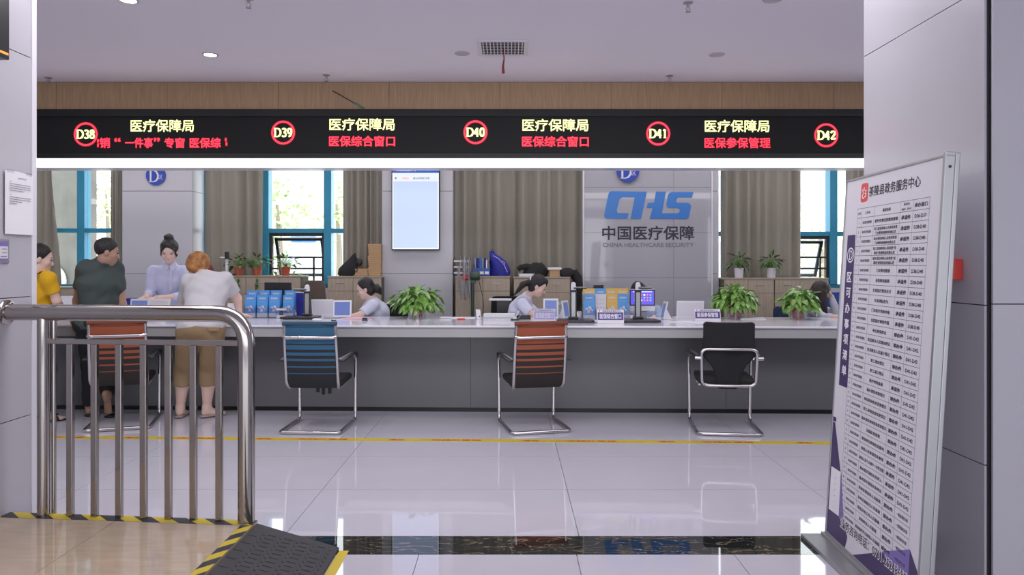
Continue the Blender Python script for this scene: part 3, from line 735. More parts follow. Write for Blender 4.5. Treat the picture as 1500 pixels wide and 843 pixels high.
for px in (103.6, 139.2, 175, 211, 247.2, 283.7, 321.5):
    x = rp(px, 0).x
    if bal is None: bal = ob('baluster', MB().box(-.0175, .0175, -.012, .012, 0, zm - .013), M['steel'], t, bev=.003); bal.location.x = x
    else: c = bal.copy(); COL.objects.link(c); c.location.x = x

# ================================================================== notice board on the right
BO = Vector((1.693, 3.84, .05)); BU = Vector((-.041, -.94, 0)).normalized(); BV = Vector((.112, 0, 1.87)).normalized()
BN = BU.cross(BV).normalized(); BV = BN.cross(BU).normalized()
MT = Matrix((BU, BV, BN)).transposed().to_4x4(); MT.translation = BO
t = thing('notice_board', 'tall white notice board on a grey foot listing services in a ruled table', 'notice board', (BO.x, BO.y, 0))
MT.translation = BO - Vector((BO.x, BO.y, 0))
def bb(mb):
    mb.v = [tuple(MT @ Vector(v)) for v in mb.v]; return mb
BWd, BH = .925, 1.875
ob('panel', bb(MB().box(.008, BWd, .0, BH - .01, -.018, 0)), M['print_white'], t)
ob('side_frame', bb(MB().box(-.006, .008, -.02, BH, -.03, .004)), M['alu'], t, bev=.002)
ob('side_frame', bb(MB().box(BWd, BWd + .02, -.02, BH + .01, -.034, .006)), M['alu'], t, bev=.003)
ob('rear_post', bb(MB().box(BWd - .02, BWd + .012, -.03, BH + .01, -.058, -.038)), M['alu'], t, bev=.004)
ob('top_frame', bb(MB().box(-.006, BWd + .02, BH - .01, BH + .002, -.03, .004)), M['alu'], t, bev=.002)
ob('bottom_frame', bb(MB().box(-.006, BWd + .02, -.02, .0, -.03, .004)), M['alu'], t, bev=.002)
ob('fixing', bb(MB().cyl((BWd + .021, BH - .05, -.014), (BWd + .0225, BH - .05, -.014), .006, n=10)), M['dark_plastic'], t)
E0, E1 = .0006, .0012
def flat(mb, pts, d, mi=None):
    mb.add([(u, v, d) for u, v in pts], [tuple(range(len(pts)))], mi); return mb
ob('purple_print', bb(flat(flat(flat(flat(MB(), [(.049, 1.58), (.142, 1.58), (.155, .79), (.052, .79)], E0), [(.009, .614), (.045, .614), (.045, .59), (.009, .59)], E0),
    [(.009, .585), (.035, .585), (.155, .31), (.170, .20), (.20, .13), (.26, .06), (.24, .0), (.009, 0)], E0), [(.33, .001), (.848, .235), (.925, .16), (.925, .001)], E0)), M['purple'], t, label='dark purple band and corner shapes')
ob('violet_print', bb(flat(MB(), [(.145, .36), (.20, .14), (.235, .10), (.15, .12)], E1)), M['violet'], t, label='violet facet at the left'); ob('violet_print', bb(flat(MB(), [(.62, .135), (.85, .235), (.85, .05)], E1)), M['violet'], t, label='violet facet at the right')
ob('white_tag', bb(flat(MB(), [(.022, .35), (.142, .352), (.148, .126), (.020, .122)], E1)), M['paper'], t)
c, s_ = .2165, 1.79
ob('red_emblem', bb(flat(MB(), [(q.x, q.y) for q in fillet([(.177, 1.743), (.257, 1.743), (.257, 1.838), (.177, 1.838)], .02, 4, True)], E0)), M['red_s'], t)
mb = MB(); o3 = Vector((.217, 1.788, E1))
for st in ([(-.022, .022), (-.012, -.0), (-.022, -.02)], [(-.004, .03), (-.004, .012)], [(-.02, -.022), (.0, -.028)], [(.005, .012), (.02, .012), (.006, -.002), (.022, -.006), (.012, -.02), (.003, -.018)]):
    mb.ribbon(st, (.007, .006), o3, X3, Y3)
ob('emblem_mark', bb(mb), M['paper'], t)
U3, V3 = X3, Y3
bt = MB()
bt.text('茶陵县政务服务中心', (.512, 1.789, E1), U3, V3, .050, .485, bold=.012)
VT, RH, NR = 1.710, .0480, 32
cols = [.153, .201, .335, .591, .704, .836]
def line(mb, u0, v0, u1, v1, w_=.0022): flat(mb, [(u0, v0), (u1, v1), (u1 + (w_ if u0 == u1 else 0), v1 + (w_ if v0 == v1 else 0)), (u0 + (w_ if u0 == u1 else 0), v0 + (w_ if v0 == v1 else 0))], E0)
ln = MB()
for i in range(NR + 2): line(ln, cols[0], VT - i * RH, cols[-1] + .002, VT - i * RH)
for c in cols: line(ln, c, VT - (NR + 1) * RH, c, VT, .0016)
ob('table_rules', bb(ln), M['ink_grey'], t, kind='stuff')
def cell(s, ci, v, h, wmax=None, bold=.012, mb=bt, dx=0):
    u = (cols[ci] + cols[ci + 1]) / 2 + dx; mb.text(s, (u, v, E1), U3, V3, h, wmax, bold=bold)
hv = VT - RH / 2
cell('序号', 0, hv, .013, .03); cell('主项名', 1, hv, .014, .052); cell('事项名称', 2, hv, .016, .078, .02)
cell('事项类型', 3, hv + .011, .012, .052); cell('承诺件、即办件', 3, hv - .011, .011, .086); cell('承办窗口', 4, hv, .019, .105, .02)
rows = [('意外伤害住院费用报销',), ('职工医保参保人员享受享受', '门诊慢特病病种待遇认定'), ('城乡居民参保人员享受享受', '门诊慢特病病种待遇认定'), ('职工医保参保人员享受“双', '通道”管理药品待遇认定'),
        ('城乡居民参保人员享受“双', '通道”管理药品待遇认定'), ('门诊费用报销',), ('住院费用报销',), ('生育医疗费用支付',), ('生育津贴支付',), ('门诊医疗救助申报',), ('住院医疗救助申报',), ('单位参保登记',),
        ('灵活就业人员增加登记',), ('灵活就业人员减少登记',), ('职工增加登记',), ('职工减少登记',), ('医疗转院备案',), ('城乡居民参保登记',), ('单位参保信息变更登记',), ('职工参保信息变更登记',), ('城乡居民参保信息变更登记',),
        ('出国定居退费',), ('参保单位参保信息查询',), ('参保人员参保信息查询',), ('参保人员个人账户一次性支取',), ('基本医疗保险关系转入',), ('基本医疗保险关系转出',), ('异地安置退休人员备案',), ('异地长期居住人员备案',), ('常驻异地工作人员备案',), ('异地转诊人员备案',), ('其他临时外出就医人员备案',)]
for i, r in enumerate(rows):
    v = VT - RH * (i + 1.5); 
    cell(str(i + 1), 0, v, .010, None); cell('基本医疗保险服务', 1, v, .014, .098)
    if len(r) == 1: cell(r[0], 2, v, .0165, min(.248, .0225 * len(r[0])), .02)
    else: cell(r[0], 2, v + .010, .0145, .225, .02); cell(r[1], 2, v - .011, .0145, .205, .02)
    kk = i + 1; cheng = kk <= 11 or kk in (17, 25, 26, 27)
    cell('承诺件' if cheng else '即办件', 3, v, .0185, .080, .03)
    cell('D36-D37' if kk == 1 else 'D38-D40' if kk <= 11 else 'D41-D42' if kk <= 27 else '一楼医保经办窗', 4, v, .0155, .095, .012)
ob('table_lettering', bb(bt), M['ink'], t)
wt = MB(); 
n = 28; cu, cv = .100, 1.475
wt.add([(cu + math.cos(2 * math.pi * i / n) * q, cv + math.sin(2 * math.pi * i / n) * q, E1) for q in (.040, .033) for i in range(n)], [(i, (i + 1) % n, n + (i + 1) % n, n + i) for i in range(n)])
serif_text(wt, 'D', Vector((cu + .002, cv, E1)), U3, V3, .045, thick=.15, thin=.07)
for i, chx in enumerate('区可办事项清单'): wt.text(chx, (.099 + i * .001, 1.36 - i * .081, E1), U3, V3, .050, .052, bold=.03)
ob('white_lettering', bb(wt), M['paper'], t)
tl = MB(); tlw = MB(); tel = '业务咨询电话：0731-25248699'
tlw.text(tel, (.508, .108, E1), U3, V3, .056, .668, bold=.055); tl.text(tel, (.508, .108, E1 + .0005), U3, V3, .050, .656, bold=.01)
ob('phone_outline', bb(tlw), M['paper'], t); ob('phone_lettering', bb(tl), M['ink'], t)
ob('tag_lettering', bb(MB().text('·', (.08, .33, E1 + .0004), U3, V3, .004).box(.078, .082, .15, .154, E1, E1 + .0004).box(.078, .083, .18, .185, E1, E1 + .0004).box(.078, .083, .21, .215, E1, E1 + .0004).box(.078, .083, .24, .245, E1, E1 + .0004).box(.078, .083, .27, .275, E1, E1 + .0004).box(.078, .083, .30, .305, E1, E1 + .0004)), M['ink_grey'], t, kind='stuff')
ft = MB(); x0 = 1.568 - BO.x
ft.prism([(x0, 0.03), (.0 + .16, .03), (.16, -1.02), (x0 - .005, -1.02)], lambda u, v, d: (u, v, d), .0, .022)
ob('foot_plate', ft, M['alu'], t, bev=.004)
ob('foot_step', MB().prism([(-.02, 0.02), (.10, .02), (.08, -1.0), (-.06, -1.0)], lambda u, v, d: (u, v, d), .022, .036), M['alu'], t, bev=.003)
# ================================================================== the long counter
DA = R(-1.7); DO = Vector((0, 7.09, 0)); TZ = .89
dk = thing('service_counter', 'long grey service counter with pale glossy top and recessed black plinth', 'counter', DO, DA)
ob('carcass', MB().box(-7.6, 5.6, .02, .60, .045, .775), M['desk_front'], dk)
ob('plinth', MB().box(-7.6, 5.6, .04, .58, 0, .045), M['kick'], dk)
for a, b in zip([-7.6, -5.4, -2.93, -.39, 2.12, 5.6], [-5.4, -2.93, -.39, 2.12, 5.6]):
    ob('front_panel', MB().box(a + .0015, b - .0015, 0, .02, .05, .775), M['desk_front'], dk)
ob('apron', MB().box(-7.6, 5.6, -.31, -.29, .777, .872), M['desk_edge'], dk, bev=.002)
ob('soffit', MB().box(-7.6, 5.6, -.29, .60, .776, .868), M['desk_edge'], dk)
ob('worktop', MB().box(-7.6, 5.6, -.33, .82, .872, TZ), M['desk_top'], dk, bev=.003)
def dpt(px, py):
    q = F(px, py, TZ); Ym = 7.83 - .03 * q.x
    return q if q.y < Ym else dY(px, Ym)

def dY(px, Y): return Vector(((px - CX) * Y / FPX, Y, TZ))

# ================================================================== visitor chairs
def band(c1, c2):
    return [(0, c2), (.229, c1), (.239, c2), (.324, c1), (.344, c2), (.424, c1), (.459, c2), (.505, c1), (.554, c2), (.595, c1), (.664, c2), (.680, c1), (.915, tuple(v * .6 for v in c1))]
mesh_blue = stripes('mesh_blue', 2, band((.028, .115, .21), (.016, .018, .024)), lo=.38, hi=.97)
mesh_orange = stripes('mesh_orange', 2, band((.30, .075, .032), (.022, .016, .016)), lo=.38, hi=.97)
def mesh_chair(label, backm, loc, rz, grp):
    t = thing('cantilever_chair', label, 'chair', loc, rz, grp)
    side = lambda s: [(s * .235, -.20, .635), (s * .262, .16, .655), (s * .268, .27, .60), (s * .262, .275, .02), (s * .262, -.27, .018)]
    pth = side(-1) + side(1)[::-1]
    ob('floor_frame', MB().tube(fillet(pth, .05, 5), .0155, 10), M['chrome'], t, smooth=50)
    for s in (-1, 1):
        ob('armrest', MB().prism([(-.21, .640), (.15, .668), (.27, .655), (.285, .60), (.262, .60), (.25, .635), (.14, .646), (-.21, .620)], lambda u, v, d, s=s: (s * .262 + d, u, v), -.026, .026), M['dark_plastic'], t, bev=.008, smooth=40)
        pts = fillet([(s * .222, -.262, .955), (s * .226, -.235, .75), (s * .228, -.185, .43), (s * .215, -.13, .375), (s * .21, .1, .385)], .06, 5)
        ob('back_frame', MB().tube(pts, .0145, 10), M['chrome'], t, smooth=50)
    nb = 14; vs = []; fs = []
    prof = [(-.145, .385), (-.178, .43), (-.205, .55), (-.232, .70), (-.25, .84), (-.262, .955)]
    for side_ in (0, .006):
        for (y, z) in prof:
            for i in range(nb + 1):
                u = -1 + 2 * i / nb; vs.append((u * .214, y - .018 * (1 - u * u) + .0 - side_, z))
    W = nb + 1; H = len(prof); o_ = W * H
    for j in range(H - 1):
        for i in range(nb): a = j * W + i; fs += [(a, a + W, a + W + 1, a + 1), (o_ + a, o_ + a + 1, o_ + a + W + 1, o_ + a + W)]
    ob('backrest', MB().add(vs, fs), backm, t, smooth=60)
    ob('top_roll', MB().tube([(-.236, -.265, .958), (.236, -.265, .958)], .019, 12), backm, t, smooth=50)
    ob('cross_bar', MB().tube(fillet([(-.232, -.262, .845), (-.2, -.283, .838), (.2, -.283, .838), (.232, -.262, .845)], .03, 4), .013, 10, flat=1.2), M['chrome'], t, smooth=50)
    ob('seat', MB().prism([(-.15, .395), (-.16, .44), (-.05, .462), (.2, .468), (.27, .455), (.285, .43), (.26, .405), (.0, .39)], lambda u, v, d: (d, u, v), -.232, .232), M['black_fabric'], t, bev=.012, smooth=50)
    return t
ch = mesh_chair('blue mesh-backed cantilever chair with chrome frame', mesh_blue, (-1.72, 6.45, 0), R(-2), 'mesh backed visitor chairs')
ob('hanging_strap', MB().box(-.02, .01, -.02, .0, .32, .40).box(.03, .06, -.02, 0, .30, .40).box(.09, .12, -.03, -.01, .31, .40).box(-.04, .13, -.03, .02, .375, .395), M['black'], ch, bev=.004)
mesh_chair('orange mesh-backed cantilever chair at the middle of the counter, turned slightly left', mesh_orange, (.215, 6.47, 0), R(12.5), 'mesh backed visitor chairs')
mesh_chair('orange mesh-backed cantilever chair behind the steel railing', mesh_orange, (-3.55, 6.58, 0), R(18), 'mesh backed visitor chairs')
# black upholstered chair
t = thing('padded_chair', 'black upholstered cantilever chair with chrome loop across its back', 'chair', (1.915, 6.40, 0), R(-7))
side = lambda s: [(s * .235, -.10, .645), (s * .275, .12, .66), (s * .28, .26, .62), (s * .272, .27, .02), (s * .272, -.28, .018)]
ob('floor_frame', MB().tube(fillet(side(-1) + side(1)[::-1], .07, 6), .0145, 12), M['chrome'], t, smooth=50)
lo_ = [(-.235, -.245, .74), (.235, -.245, .74), (.225, -.21, .42), (-.225, -.21, .42)]
ob('back_loop', MB().tube(fillet(lo_, .06, 6, True), .0135, 12, closed=True), M['chrome'], t, smooth=50)
for s in (-1, 1):
    ob('armrest', MB().tube(fillet([(s * .25, -.2, .665), (s * .275, .0, .675), (s * .278, .22, .672)], .05, 4), .021, 12), M['dark_plastic'], t, smooth=50)
    ob('arm_joint', MB().cyl((s * .235, -.235, .66), (s * .285, -.225, .66), .016, n=12), M['chrome'], t, smooth=40)
bp = [(-.215, .955), (-.20, .975), (-.10, .970), (.10, .970), (.20, .975), (.215, .955), (.215, .85), (.228, .70), (.20, .655), (.15, .60), (.115, .53), (.10, .45), (.095, .40), (.07, .385), (-.07, .385), (-.095, .40), (-.10, .45), (-.115, .53), (-.15, .60), (-.20, .655), (-.228, .70), (-.215, .85)]
ob('backrest', MB().prism(bp, lambda u, v, d: (u, -.232 + d - .06 * (v - .7) + .25 * max(0, .62 - v) ** 1.2, v), .0, .045), M['black_fabric'], t, bev=.012, smooth=50)
ob('seat', MB().prism([(-.17, .42), (-.17, .46), (.0, .485), (.24, .485), (.28, .46), (.27, .43), (0, .415)], lambda u, v, d: (d, u, v), -.235, .235), M['black_fabric'], t, bev=.014, smooth=50)
ob('seat_rail', MB().tube([(-.23, -.1, .41), (-.23, .24, .41), (.23, .24, .41), (.23, -.1, .41)], .011, 8), M['chrome'], t, smooth=50)

# ================================================================== cabinets behind the counter
YCB = 9.0
def cabinet(px0, px1, label, vj, hjy, handles, topy=405, grp='wooden filing cabinets behind the counter'):
    x0, x1 = (px0 - CX) * YCB / FPX, (px1 - CX) * YCB / FPX; zt_ = CH - (topy - CY) * YCB / FPX
    t = thing('filing_cabinet', label, 'cabinet', ((x0 + x1) / 2, YCB, 0), 0, grp); c = t.location.x
    ob('body', MB().box(x0 - c, x1 - c, .018, .36, .05, zt_ - .02), M['cab_gap'], t)
    ob('plinth', MB().box(x0 - c + .01, x1 - c - .01, .04, .35, 0, .05), M['black'], t)
    ob('cabinet_top', MB().box(x0 - c - .004, x1 - c + .004, -.004, .364, zt_ - .02, zt_), M['cab_top'], t, bev=.002)
    hz = CH - (hjy - CY) * YCB / FPX; xs = [x0] + [(v - CX) * YCB / FPX for v in vj] + [x1]; fr = []
    for a, b in zip(xs, xs[1:]):
        d = ob('drawer', MB().box(a - c + .002, b - c - .002, 0, .017, hz + .002, zt_ - .023), M['cab_wood'], t, bev=.0015)
        e = ob('door', MB().box(a - c + .002, b - c - .002, 0, .017, .055, hz - .002), M['cab_wood'], t, bev=.0015); fr.append((a, b, d))
    for px, py in handles:
        hx = (px - CX) * YCB / FPX; z = CH - (py - CY) * YCB / FPX
        d = [f for f in fr if f[0] <= hx <= f[1]][0][2]
        ob('handle', MB().tube([(hx - c - .045, 0, z), (hx - c - .045, -.02, z), (hx - c + .045, -.02, z), (hx - c + .045, 0, z)], .005, 6), M['alu'], d)
    return t, zt_
cabinet(56, 118, 'low wooden cabinet under the leftmost window', [88], 440, [], 421)
_, ZK = cabinet(297, 440, 'wooden filing cabinet carrying three orange flower pots', [360, 408], 431, [(382, 414.5)], 404)
cabinet(480, 558.5, 'wooden filing cabinet carrying cardboard boxes and a black bag', [517], 427, [(498, 415), (536, 415)])
cabinet(667, 747, 'wooden filing cabinet carrying the blue file box and blue backpack', [707], 427, [(727, 416)])
cabinet(752.5, 835, 'wooden filing cabinet carrying dark clothes', [797], 429, [(814, 417)], 406)
cabinet(1061, 1134, 'wooden filing cabinet under the two white pots', [1096], 430, [(1113, 418)], 407.5)
cabinet(1135, 1214, 'wooden filing cabinet under the right window sash', [1172], 430, [(1154, 418)], 407.5)
def cz(topy): return CH - (topy - CY) * YCB / FPX
def ck(px, dy=.12, topy=405): return Vector(((px - CX) * (YCB + dy) / FPX, YCB + dy, cz(topy)))

# ================================================================== plants
def leaf_mesh(name, L, W, droop, m, kind='heart'):
    rows = [(0, .0), (.12, .55), (.32, 1.0), (.6, .8), (.85, .35), (1, .0)] if kind == 'heart' else [(0, .05), (.2, .55), (.45, 1), (.75, .7), (1, 0)]
    vs = []; fs = []
    for t_, w_ in rows:
        z = -droop * L * t_ * t_
        vs += [(-W * w_ / 2, L * t_, z + .12 * W * w_), (0, L * t_, z), (W * w_ / 2, L * t_, z + .12 * W * w_)]
    for i in range(len(rows) - 1):
        a = i * 3; fs += [(a, a + 1, a + 4, a + 3), (a + 1, a + 2, a + 5, a + 4)]
    mb = MB().add(vs, fs); return mb.mesh(name, m, 60)
LM = {'l': [leaf_mesh('leaf', .100, .056, dr, M['leaf']) for dr in (.2, .4, .6)], 's': [leaf_mesh('leaf', .085, .05, dr, M['leaf_d']) for dr in (.3, .6)],
      'w': [leaf_mesh('leaf', .14, .036, dr, M['leaf_d'], 'lance') for dr in (.3, .55, .8)], 'm': [leaf_mesh('leaf', .085, .05, dr, M['leaf']) for dr in (.3, .6)]}
def foliage(t, c, rx, rz_, n, kinds, seed, zmin=-.3, stems=True, rootz=0., sc=(.75, 1.15)):
    rnd = random.Random(seed); st = MB(); c = Vector(c)
    for i in range(n):
        a = i * 2.39996 + rnd.uniform(-.3, .3); zz = zmin + (1 - zmin) * ((i + .5) / n); q = math.sqrt(max(0.02, 1 - zz * zz)) * rnd.uniform(.72, 1.0)
        d = Vector((math.cos(a) * q, math.sin(a) * q, zz)); p = c + Vector((d.x * rx, d.y * rx * .85, d.z * rz_)) * rnd.uniform(.62, .88)
        wide = kinds is LM['l']; tg = Vector((-d.y, d.x, 0)) * rnd.uniform(-.6, .6)
        out = (Vector((d.x, d.y, d.z * .45 + rnd.uniform(-.35, .25))) * (.75 if wide else 1) + (tg + Vector((0, 0, rnd.uniform(-.6, .0))) if wide else Vector())).normalized()
        up = Vector((0, 0, 1 if not wide else .8)) + d * (.9 if wide else .25) + Vector((rnd.uniform(-.4, .4), rnd.uniform(-.4, .4), 0)); xx = out.cross(up).normalized(); zz_ = xx.cross(out)
        Mx = Matrix((xx, out, zz_)).transposed().to_4x4(); Mx.translation = p; s = rnd.uniform(*sc)
        o = bpy.data.objects.new('leaf', rnd.choice(kinds)); COL.objects.link(o); o.parent = t; o.matrix_local = Mx @ Matrix.Diagonal((s, s, s, 1))
        if stems: st.tube([(c.x * .3, c.y * .3, rootz), ((c.x + p.x) / 2 * .8, (c.y + p.y) / 2 * .8, (p.z + rootz) / 2 + .03), p], .0022, 4)
    if stems: ob('stems', st, M['stem'], t, kind='stuff')
def pot(t, r, h, m, taper=.75, rim=True, z=0.):
    prof = [(r * taper, 0), (r, h - (.014 if rim else 0))] + ([(r * 1.1, h - .014), (r * 1.1, h), (r * .95, h)] if rim else [(r, h), (r * .93, h)]) + [(r * .9, h * .85)]
    mb = MB().lathe([(a, b + z) for a, b in prof], n=22, caps=False); mb.lathe([(.001, z), (r * taper, z)], n=22, caps=False)
    ob('pot', mb, m, t, smooth=40); ob('soil', MB().lathe([(.001, h * .86 + z), (r * .9, h * .86 + z)], n=18, caps=False), M['soil'], t)
for (px, py, rx, rzz, cxp, cyp, n, sd, lab) in ((611, 466, .31, .19, 611, 442, 200, 11, 'bushy green pothos on the counter beside the seated woman with glasses'),
                                             (1078, 467, .275, .18, 1077, 441, 200, 12, 'bushy green pothos on the counter behind the black padded chair'),
                                             (1170, 468, .235, .18, 1172, 443, 150, 13, 'bushy green pothos at the right end of the counter')):
    b = dpt(px, py); t = thing('potted_pothos', lab, 'potted plant', b, 0, 'pothos plants on the counter')
    pot(t, .072, .115, M['pot_red'], .8, z=.012)
    g = MB().lathe([(.001, .001), (.088, .001), (.088, .003), (.097, .15), (.095, .15), (.086, .006), (.001, .006)], n=22, caps=False); ob('glass_cover', g, M['acrylic'], t, smooth=40)
    c = P(cxp, cyp, b.y) - b
    foliage(t, c, rx, rzz, n, LM['l'], sd, zmin=-.45, rootz=.11)
for (px, dx, sd, lab) in ((350, 0, 21, 'orange flower pot with dark trailing ivy, leftmost on the cabinet'), (377, 0, 22, 'orange flower pot with leafy ivy, middle one on the cabinet'), (418.5, 0, 23, 'orange flower pot with ivy standing before the window')):
    b = ck(px, .12, 404); t = thing('potted_ivy', lab, 'potted plant', b, 0, 'ivy pots on the cabinet')
    pot(t, .062, .115, M['pot_red'], .72)
    foliage(t, (0, 0, .15), .19, .12, 34, LM['s'] if sd < 23 else LM['s'] + LM['m'], sd, zmin=-.35, rootz=.1, sc=(.7, 1.1))
    if sd != 23:
        rnd = random.Random(sd); vine = [(.0, -.06, .11), (.03, -.13, .04), (.045, -.15, -.05), (.03, -.15, -.13)]
        ob('trailing_vine', MB().tube(vine, .0025, 5), M['stem'], t)
        for k, q in enumerate([(.045, -.15, -.04), (.035, -.15, -.09), (.03, -.15, -.13), (.05, -.15, -.11)]):
            o = bpy.data.objects.new('leaf', LM['s'][1]); COL.objects.link(o); o.parent = t; o.location = q; o.rotation_euler = (R(-60), 0, k * 2.2); o.scale = (.7, .7, .7)
    else:
        for k, q in enumerate([(-.13, -.02, .05), (-.17, -.02, .02), (.13, -.02, .06), (.18, -.03, .03), (.24, -.03, .0), (-.09, -.06, .01)]):
            o = bpy.data.objects.new('leaf', LM['m'][k % 2]); COL.objects.link(o); o.parent = t; o.location = q; o.rotation_euler = (R(-40), 0, k * 1.3); o.scale = (.8, .8, .8)
        ob('trailing_vine', MB().tube([(0, 0, .11), (-.1, -.02, .08), (-.17, -.02, .02)], .0025, 5).tube([(0, 0, .11), (.12, -.02, .08), (.24, -.03, .0)], .0025, 5), M['stem'], t)
for (px, sd, lab) in ((1082.5, 31, 'dark lance-leaved plant in a white pot, left one on the right cabinet'), (1129.5, 32, 'dark lance-leaved plant in a white pot, right one before the curtain')):
    b = ck(px, .12, 407.5); t = thing('potted_lily', lab, 'potted plant', b, 0, 'plants in white pots')
    pot(t, .058, .125, M['pot_white'], .88, rim=False)
    foliage(t, (0, 0, .185), .125, .115, 46, LM['w'], sd, zmin=-.35, rootz=.1, sc=(.6, 1.0))

# ================================================================== things on the cabinets
def carton(px0, px1, y0, y1, Yc, label, grp, topy=405, rz=0.):
    """y0 top, y1 bottom pixels of one carton"""
    x0, x1 = (px0 - CX) * Yc / FPX, (px1 - CX) * Yc / FPX; z0, z1 = CH - (y1 - CY) * Yc / FPX, CH - (y0 - CY) * Yc / FPX
    t = thing('carton', label, 'cardboard box', ((x0 + x1) / 2, Yc, z0), rz, grp); hw = (x1 - x0) / 2; h = z1 - z0
    ob('box', MB().box(-hw, hw, 0, .2, 0.0006, h * .62), M['card'], t, bev=.003); ob('lid', MB().box(-hw - .003, hw + .003, -.003, .203, h * .60, h - .0006), M['card'], t, bev=.003)
ys_ = [357.5, 363.5, 369.3, 375, 380.8, 386.6, 392.4, 398.4, 404.6]
for i in range(8):
    carton(539 + (i % 3) * .5, 558 - (i % 2) * .6, ys_[i], ys_[i + 1], 9.12, 'flat brown carton in the tall stack beside the column, ' + ('topmost' if i == 0 else 'lowest' if i == 7 else ['', 'second', 'third', 'fourth', 'fifth', 'sixth', 'seventh'][i] + ' from the top'), 'stacked cartons by the column')
carton(516.5, 538, 394, 399.3, 9.10, 'upper of two brown cartons lying beside the black bag', 'two low cartons'); carton(516.5, 538.3, 399.3, 404.6, 9.10, 'lower of two brown cartons lying beside the black bag', 'two low cartons')

def blob(name, label, cat, prof, base, m, seed=1, nx=16, extra=None):
    """soft bag or heap of cloth: prof = list of (height, half width, half depth, x shift)"""
    rnd = random.Random(seed); t = thing(name, label, cat, base)
    vs = []; n = 24
    for j, (z, a, b, dx) in enumerate(prof):
        for k in range(n):
            th = 2 * math.pi * k / n; f_ = 1 + .07 * math.sin(3 * th + j + seed) + .05 * math.sin(7 * th + 2 * j)
            vs.append((dx + a * f_ * math.cos(th), b * f_ * math.sin(th), z + .008 * math.sin(5 * th + j)))
    fs = [(j * n + k, j * n + (k + 1) % n, (j + 1) * n + (k + 1) % n, (j + 1) * n + k) for j in range(len(prof) - 1) for k in range(n)]
    fs += [tuple(range(n))[::-1], tuple(range((len(prof) - 1) * n, len(prof) * n))]
    ob('body', MB().add(vs, fs), m, t, smooth=65); return t
b = ck(510, .15, 404.8)
t = blob('tote_bag', 'black bag slumped on the cabinet beside two cartons', 'bag', [(0, .11, .07, 0), (.03, .125, .08, 0), (.09, .12, .075, .01), (.15, .09, .055, .03), (.20, .055, .035, .055), (.25, .03, .02, .075), (.285, .012, .01, .085)], b, M['black_fabric'], 2)
ob('side_flap', MB().ball((.13, .0, .17), .055, .03, .055), M['black'], t, smooth=50)
ob('strap', MB().tube([(.08, 0, .27), (.12, -.03, .22), (.14, -.04, .15), (.12, -.06, .05)], .007, 6, flat=.5), M['black'], t, smooth=50)
# letter tray
b = ck(677, .16, 405); t = thing('letter_tray', 'three-tier dark metal letter tray behind the fan', 'letter tray', b)
for z in (.03, .105, .18): ob('tier', MB().box(-.10, .10, -.10, .10, z, z + .008).box(-.10, .10, -.102, -.098, z, z + .022).box(-.095, .09, -.07, .09, z + .01, z + .022, mi=1), [M['alu'], M['paper']], t)
ob('frame', MB().tube([(-.10, -.1, 0), (-.10, -.1, .22), (-.10, .1, .24), (-.10, .1, 0)], .004, 6).tube([(.10, -.1, 0), (.10, -.1, .22), (.10, .1, .24), (.10, .1, 0)], .004, 6), M['dark_plastic'], t)
# blue file box with folders
b = ck(706, .14, 405); t = thing('file_box', 'blue file box filled with upright folders', 'file box', b)
ob('box', MB().box(-.105, .105, -.10, .10, 0, .008).box(-.105, .105, -.10, -.095, 0, .10).box(-.105, -.10, -.095, .10, 0, .16).box(.10, .105, -.095, .10, 0, .16).box(-.105, .105, .095, .10, 0, .2), M['blue_plastic'], t)
ob('label_card', MB().box(-.09, -.04, -.1015, -.10, .03, .06).box(-.025, .025, -.1015, -.10, .025, .06).box(.04, .09, -.1015, -.10, .025, .06), M['paper'], t)
rnd = random.Random(5)
for i, mm in enumerate(('grey_plastic', 'blue_cloth', 'blue_plastic', 'leaflet_deep', 'grey_plastic', 'blue_cloth', 'paper', 'ink_grey')):
    x = -.09 + i * .024; tag(ob('folder', MB().box(x, x + .017, -.085, .085, .009, .215 + rnd.uniform(-.01, .02), Matrix.Translation(b)), M[mm]), ['grey folder at the left of the blue file box', 'second, dark blue folder in the blue file box', 'third, blue folder in the file box', 'brighter blue folder in the middle of the file box', 'grey folder right of the middle of the file box', 'dark blue folder near the right of the file box', 'white folder in the file box', 'rightmost grey-violet folder in the file box'][i], 'folder', 'folders in the blue file box')
b = ck(733, .16, 405); t = blob('backpack', 'bright blue backpack leaning on the cabinet', 'backpack', [(0, .12, .08, .0), (.04, .135, .09, .0), (.12, .125, .085, -.01), (.19, .10, .07, -.035), (.25, .065, .05, -.075), (.29, .035, .03, -.105), (.315, .015, .012, -.12)], b, M['blue_cloth'], 4)
ob('piping', MB().tube([(-.09, -.07, .26), (-.02, -.085, .22), (.05, -.095, .14), (.09, -.10, .05)], .005, 6), M['violet_l'], t); ob('strap', MB().tube([(.02, -.09, .19), (.06, -.10, .17), (.045, -.10, .14)], .008, 6, flat=.5), M['violet_l'], t)
ob('grab_loop', MB().tube([(-.12, -.02, .30), (-.10, -.03, .34), (-.08, -.02, .30)], .007, 6), M['blue_cloth'], t)
b = ck(781, .20, 406); t = blob('folded_coat', 'black coat heaped on the cabinet above the ponytailed clerk', 'coat', [(0, .15, .1, .02), (.06, .16, .1, .02), (.11, .13, .09, .03), (.15, .09, .07, .05), (.175, .05, .04, .06)], b, M['black_fabric'], 7)
ob('sleeve', MB().tube([(.0, -.02, .10), (-.09, -.04, .125), (-.16, -.05, .12), (-.20, -.05, .09)], [.05, .045, .035, .03], 10), M['black_fabric'], t, smooth=60)
b = ck(771, .05, 406); b.y = 9.045
